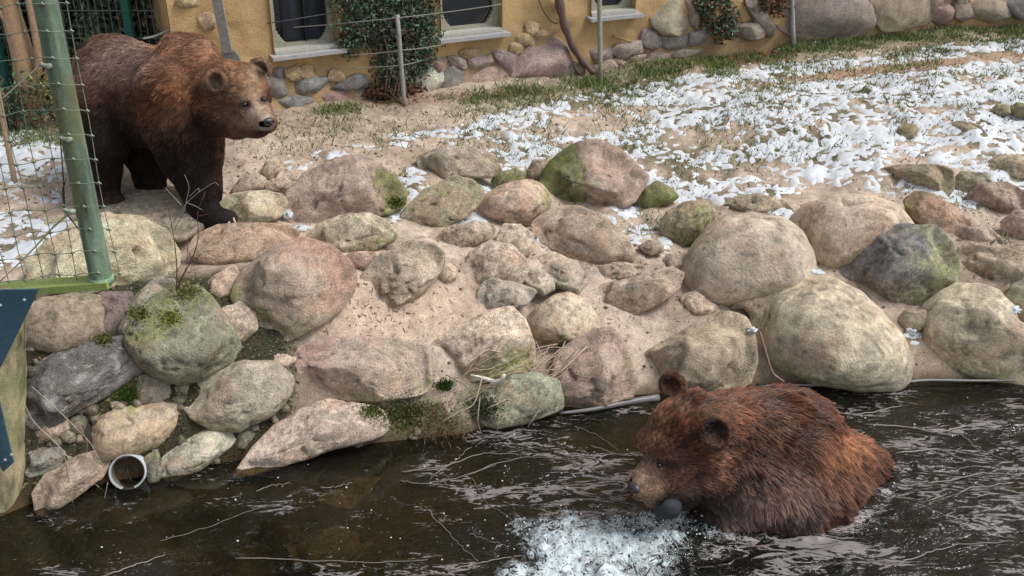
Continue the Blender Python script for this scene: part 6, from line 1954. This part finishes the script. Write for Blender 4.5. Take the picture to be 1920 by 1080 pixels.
# tangle of dead roots at the waterline, middle
tg = hit(1000, 700); tgr = empty('root_tangle', tg); tag(tgr, 'tangle of dead pale roots and twigs spilling over the rocks to the water', 'dead roots')
tgo = np.array(tgr.location)
paths = [[(1085, 640), (1060, 665), (1010, 690), (960, 715), (890, 725)], [(1100, 650), (1050, 700), (980, 735), (915, 765)], [(1090, 645), (1110, 665), (1090, 690), (1045, 712)],
         [(835, 702), (870, 720), (890, 740)], [(1005, 640), (1015, 665), (1022, 700)], [(1060, 640), (1040, 680), (1015, 710), (1030, 740), (990, 800)], [(900, 745), (895, 790), (903, 815)],
         [(905, 705), (890, 760), (865, 770), (830, 790)], [(855, 718), (840, 740), (838, 760)], [(1000, 660), (960, 690), (930, 700), (880, 702)], [(1075, 650), (1060, 700), (1045, 720)],
         [(935, 735), (940, 770), (932, 810)], [(1030, 650), (1000, 700), (985, 720)], [(1050, 655), (1020, 680), (995, 730), (1000, 760)], [(925, 715), (905, 735), (870, 755), (850, 760)],
         [(1100, 640), (1110, 660), (1130, 690)], [(960, 700), (975, 730), (1010, 745)], [(880, 735), (915, 725), (950, 722), (990, 700), (1040, 668)]]
rs_ = np.random.default_rng(5)
for k in range(34):
    a_ = np.array([rs_.uniform(900, 1105), rs_.uniform(645, 700)]); ln_ = rs_.uniform(30, 90); an_ = rs_.uniform(2.0, 3.6)
    b_ = a_ + np.array([math.cos(an_) * ln_, abs(math.sin(an_)) * ln_ * .8])
    paths.append([tuple(a_), tuple((a_ + b_) / 2 + rs_.normal(0, 9, 2)), tuple(b_)])
for i, pth_ in enumerate(paths):
    jit = rs_.uniform(.02, .14)
    P = np.array([hit(u, min(v, 800)) + [0, -jit - .04, jit * .3 + .02] for u, v in pth_])
    P = np.array([Wp(u, v, q[1]) for (u, v), q in zip(pth_, P)])
    m = MB(); m.tube(resample(P, 12), np.linspace(.0045, .0018, 12) * rs_.uniform(.6, 1.2), 5, np.array([.34, .27, .21]) * rs_.uniform(.55, 1.4)); m.build('root', M_WOOD, tgr, True, tgo)
# bone-pale stick in the tangle
m = MB(); q = hit(900, 712)[1] - .12; m.tube(resample(np.array([Wp(882, 703, q), Wp(905, 708, q), Wp(925, 716, q), Wp(940, 712, q), Wp(946, 702, q)]), 12), np.array([.004, .006, .008, .011, .012, .012, .012, .012, .011, .012, .012, .008]), 8, (.62, .58, .52))
solo(m, 'white_stick', M_WOOD, 'short bone white stick lying on the dead root tangle', 'stick')
# moss cushions and small ivy leaves
for (u, v, su, n_, lb, cl_) in [(240, 740, 20, 700, 'bright green moss tuft right of the root-covered slab', (.10, .16, .03)), (835, 722, 16, 600, 'green moss tuft under the left end of the wedge-shaped boulder', (.07, .12, .03)),
                          (320, 597, 18, 450, 'yellow green moss on top of the pitted green boulder', (.22, .24, .05)), (350, 547, 26, 500, 'pale yellow moss around the sapling foot', (.25, .25, .09)),
                          (905, 765, 34, 900, 'dark green plants low in the dead root tangle', (.06, .085, .03)), (760, 775, 42, 1500, 'mossy grass tuft at the waterline right of the broad sloping rock', (.10, .12, .035)),
                          (195, 636, 16, 350, 'olive moss in the joint above the root-covered slab', (.16, .17, .05)), (260, 590, 22, 400, 'olive moss along the slanting pale stone', (.18, .18, .06)),
                          (700, 770, 26, 600, 'thin mossy grass under the block-shaped slab', (.11, .14, .04)), (820, 790, 60, 900, 'dry brown needles at the waterline left of the dead root tangle', (.20, .12, .08)),
                          (742, 380, 17, 330, 'bright moss on the right end of the rough pink granite boulder', (.13, .17, .03)), (1440, 600, 8, 0, '', (0, 0, 0))]:
    if not n_: continue
    Pm = []
    for k in range(n_):
        du, dv = RNG.normal(0, su * .5), RNG.normal(0, su * .35)
        Pm.append((u + du, v + dv))
    Pm = np.array(Pm)
    c0 = hit(u, v)
    # cushion: short strands sitting on whatever is there: sphere cap in front of the surface
    dep = depth_of(c0)
    PP = np.array([Wp(a_, b_, c0[1] - .05) for a_, b_ in Pm]); rr_ = np.hypot((Pm[:, 0] - u) / su, (Pm[:, 1] - v) / su)
    PP += -ray(u, v) * (np.clip(1 - rr_, 0, 1) * .03)[:, None]
    MOSS_ITEMS = globals().setdefault('MOSS_ITEMS', [])
    MOSS_ITEMS.append((u, v, su, n_, lb, cl_))
# ------------------------------------------------------------------ moss and low plants dropped onto what lies below them
bpy.context.view_layer.update()
dg = bpy.context.evaluated_depsgraph_get()
def cast(u, v):
    d = Vector(ray(u, v)).normalized()
    ok, loc, nrm, idx, ob, mtx = SC.ray_cast(dg, Vector((0, 0, CAM_H)), d)
    return (np.array(loc), np.array(nrm), ob) if ok else (None, None, None)
SKIP = ('wire', 'pole', 'rail', 'root', 'knot', 'twig', 'stem', 'body', 'cable', 'clamp', 'stay_wire')
for (u, v, su, n_, lb, cl_) in MOSS_ITEMS:
    pts = []
    for k in range(n_):
        a, b = u + RNG.normal(0, su * .5), v + RNG.normal(0, su * .35)
        p, nr, ob = cast(a, b)
        if p is None or ob.name.split('.')[0] in SKIP: continue
        pts.append(np.concatenate([p, nr]))
    if len(pts) < 20: continue
    A = np.array(pts); P, Nn_ = A[:, :3], A[:, 3:]
    n = len(P)
    br_ = 'needles' in lb
    L_s = RNG.uniform(.006, .022, n) if not br_ else RNG.uniform(.015, .05, n)
    dirn = Nn_ * .7 + RNG.normal(0, .5, (n, 3)) + [0, 0, .3]; dirn /= np.linalg.norm(dirn, axis=1)[:, None]
    sdv = np.cross(dirn, RNG.normal(size=(n, 3))); sdv /= np.linalg.norm(sdv, axis=1)[:, None]; sdv *= (.0035 if not br_ else .0018)
    V = np.stack([P - sdv, P + sdv, P + dirn * L_s[:, None] * .6 + sdv, P + dirn * L_s[:, None]], 1).reshape(-1, 3)
    i = np.arange(n)[:, None] * 4; T = np.concatenate([i + [0, 1, 2], i + [0, 2, 3]])
    cc = np.array(cl_) * RNG.uniform(.45, 1.5, (n, 1))
    tag(mesh_np('moss' if not br_ else 'dry_needles', V, T, M_LEAF, None, np.repeat(cc, 4, 0), False), lb, 'moss' if not br_ else 'needles', kind='stuff')
# floating twigs and reeds
tw = [([(440, 1045), (560, 1050), (690, 1055), (800, 1050)], .004, 'long pale reed floating at the bottom edge left of the splash'),
      ([(755, 885), (830, 875), (905, 848), (975, 852)], .005, 'pale floating branch off the middle of the bank'),
      ([(750, 900), (790, 908), (850, 898), (930, 872)], .004, 'forked lower arm of the pale floating branch'),
      ([(815, 890), (850, 868), (885, 835)], .003, 'thin stick slanting up towards the dead root tangle'),
      ([(905, 820), (950, 815), (985, 803)], .004, 'short stick floating just under the dead root tangle'),
      ([(800, 955), (850, 1010), (895, 1050)], .004, 'straight stick slanting down left of the splash'),
      ([(880, 1000), (920, 1015), (955, 1025)], .004, 'short stick touching the left edge of the splash'),
      ([(840, 1068), (900, 1055), (980, 1040)], .005, 'stick along the bottom edge touching the splash'),
      ([(480, 920), (510, 910), (545, 905)], .004, 'small broken twig floating off the broad sloping rock'),
      ([(600, 915), (635, 912), (658, 905)], .003, 'small bent twig floating right of the broken one'),
      ([(200, 1078), (260, 1058), (310, 1040)], .004, 'pale stick in the lower left corner of the pond'),
      ([(300, 1015), (400, 985), (500, 945)], .0025, 'very thin straight stalk lying on the calm water'),
      ([(1560, 770), (1600, 778), (1650, 770), (1690, 760)], .005, 'floating twig nearest the huge speckled boulder'),
      ([(1620, 795), (1700, 800), (1760, 812), (1800, 800), (1860, 788), (1915, 800)], .006, 'longest floating branch at the right side of the pond'),
      ([(1680, 850), (1760, 840), (1800, 860), (1850, 870), (1900, 868)], .005, 'floating branch below the longest one'),
      ([(1800, 812), (1830, 840), (1900, 868)], .004, 'crooked floating twig crossing the two branches at the right'),
      ([(1740, 905), (1790, 900), (1850, 885), (1915, 892)], .006, 'pale floating branch level with the bear rump'),
      ([(1700, 960), (1760, 930), (1820, 915), (1900, 905)], .005, 'pale floating branch just under the bear rump level'),
      ([(1680, 1060), (1740, 1035), (1800, 1020), (1900, 1015)], .005, 'pale floating branch near the lower right corner'),
      ([(880, 890), (930, 868), (1000, 855), (1060, 862), (1110, 880), (1150, 900)], .004, 'curved reed arching over the ripples left of the bear'),
      ([(885, 895), (910, 940), (960, 975)], .003, 'thin reed bending down into the splash'),
      ([(1110, 835), (1150, 850), (1195, 855)], .003, 'short reed right in front of the bear forehead'),
      ([(1080, 800), (1120, 815), (1160, 845)], .0025, 'thin twig floating under the grey driftwood')]
for pts, r, lb in tw:
    m = MB(); P = np.array([at_z(u, v, .006) for u, v in pts]); n = 20
    P = resample(P, n); P = P + RNG.normal(0, .004, (n, 3)) * [1, 1, .25]
    m.tube(P, np.linspace(r, r * .5, n) * .75, 6, np.array([.24, .20, .17]) * RNG.uniform(.6, 1.2))
    solo(m, 'floating_stick', M_WET, lb, 'stick', 'sticks and reeds floating on the pond')
# driftwood plank between slab and bear
m = MB(); P = np.array([at_z(u, v, .015) for u, v in [(1050, 775), (1110, 768), (1170, 755), (1235, 745)]]); m.tube(resample(P, 16), np.linspace(.008, .022, 16), 8, (.17, .165, .17))
solo(m, 'driftwood', M_WET, 'wet grey driftwood lying at the waterline between the upright slab and the bear', 'driftwood')
# pale hose along the foot of the right boulders
m = MB(); P = np.array([at_z(u, v, .022) for u, v in [(1390, 735), (1440, 722), (1520, 722), (1600, 722), (1680, 718), (1740, 712), (1820, 714), (1925, 713), (2050, 712)]]); m.tube(resample(P, 60), .0075, 8, (.20, .20, .19))
solo(m, 'hose', M_WET, 'pale grey hose lying along the waterline under the right boulders', 'hose')
m = MB(); P = np.array([at_z(u, v, .03 + .3 * k) for k, (u, v) in enumerate([(1455, 720), (1436, 700), (1428, 640)])]); 
P = np.array([Wp(1470, 716, 5.30), Wp(1448, 700, 5.32), Wp(1436, 660, 5.36), Wp(1425, 622, 5.42)]); m.tube(resample(P, 16), .0055, 6, (.30, .2, .17))
solo(m, 'root', M_WOOD, 'reddish root running down between the two front boulders behind the bear', 'root')
# little clumps of snow caught between and on rocks
def snow_clump(u, v, su, sv, label):
    pts = []
    N_, Fc_ = ico(3)
    p, nr, ob = cast(u, v)
    if p is None: return
    dep = depth_of(p)
    r1, r2 = su / F * dep, sv / F * dep
    _seed[0] += 3
    V = N_ * np.array([r1, r1 * .7, max(r2 * .7, .008)]) * (1 + .6 * fbm(N_ * 2.2 + _seed[0], 3, 5))[:, None]
    o = mesh_np('snow_clump', V, Fc_, M_SNOW, None, np.tile([.60, .635, .68], (len(V), 1))); o.location = p - [0, 0, .004]
    tag(o, label, 'snow clump')
for a in [(1410, 618, 10, 7, 'clump of snow between the two front boulders right of the bear ear'), (1710, 620, 9, 10, 'clump of snow between the huge speckled boulder and the rightmost one'),
          (1526, 512, 14, 11, 'snow wedged between the dome and the dark slate boulder'),
          (1900, 580, 14, 9, 'snow at the right edge above the rightmost boulder'), 
          
          (537, 400, 9, 14, 'snow between the flat greenish block and the pink granite'),
          (568, 428, 16, 6, 'snow under the left end of the rough pink granite boulder')]:
    snow_clump(*a)

# straw and bark crumbs lying on the sand
pts = []
for (cu, cv, ru, rv, k_) in [(720, 590, 130, 55, 150), (1180, 600, 110, 60, 70), (480, 520, 60, 40, 60), (640, 240, 220, 40, 300), (1840, 430, 80, 60, 200), (880, 320, 300, 60, 240), (1200, 480, 100, 40, 120), (500, 300, 90, 40, 120)]:
    for k in range(k_):
        p, nr, ob = cast(RNG.normal(cu, ru * .6), RNG.normal(cv, rv * .6))
        if p is not None and ob.name.startswith('ground'): pts.append(np.concatenate([p, nr]))
A = np.array(pts); P, Nn_ = A[:, :3], A[:, 3:]; n = len(P)
dr_ = RNG.normal(size=(n, 3)); dr_ -= (dr_ * Nn_).sum(1)[:, None] * Nn_; dr_ /= np.linalg.norm(dr_, axis=1)[:, None]
ln_ = (.004 + .016 * RNG.uniform(0, 1, n) ** 2)[:, None]; sd2 = np.cross(dr_, Nn_) * RNG.uniform(.001, .0028, n)[:, None]
V = np.stack([P - dr_ * ln_ - sd2 + Nn_ * .001, P - dr_ * ln_ + sd2 + Nn_ * .002, P + dr_ * ln_ + sd2 + Nn_ * .004, P + dr_ * ln_ - sd2 + Nn_ * .003], 1).reshape(-1, 3)
i = np.arange(n)[:, None] * 4
cc = np.array([.14, .085, .05]) * RNG.uniform(.3, 1.9, (n, 1))
tag(mesh_np('straw', V, np.concatenate([i + [0, 1, 2], i + [0, 2, 3]]), M_LEAF, None, np.repeat(cc, 4, 0), False), 'bits of straw and bark scattered over the bare sand', 'straw', kind='stuff')

# dead leaves, moss and crumbs lodged in the gaps of the stacked stones
pts = []
for k in range(5200):
    p, nr, ob = cast(RNG.uniform(35, 560), RNG.uniform(530, 925))
    if p is not None and ob.name.startswith('ground') and p[2] > .01 and (lambda a: not (190 < a[0] < 290 and 835 < a[1] < 930))(to_px(p)): pts.append(p)
P = np.array(pts); n = len(P)
cc = np.where(RNG.uniform(0, 1, (n, 1)) < .45, np.array([[.05, .075, .02]]), np.array([[.13, .085, .05]])) * RNG.uniform(.35, 1.6, (n, 1))
flat_leaves('gap_litter', P, .013, cc, 'dead leaves, moss and crumbs in the gaps between the stacked stones', 'leaf litter', 1.0)
# small stones chocked into those gaps and at the water's edge
ks = 0
for k in range(4000):
    if ks >= 26: break
    u = RNG.uniform(40, 780); v = RNG.uniform(560, 900)
    p, nr, ob = cast(u, v)
    if p is None or not ob.name.startswith('ground') or p[2] < .0 or (185 < u < 295 and 830 < v) or (u > 480 and v < 740): continue
    N_, Fc_ = ico(3); s_ = RNG.uniform(.014, .034)
    V = N_ * s_ * RNG.uniform(.7, 1.2, 3) * (1 + .35 * fbm(N_ * 1.5 + k, 3, 9))[:, None]
    o = mesh_np('stone', V, Fc_, M_ROCK2, None, np.array([.27, .225, .17]) * RNG.uniform(.5, 1.2) * (1 + .25 * fbm(N_ * 4 + k, 2, 3))[:, None]); o.location = p
    tag(o, 'small chock stone wedged in a gap between the stacked stones', 'stone', 'small chock stones in the gaps of the stacked bank'); ks += 1
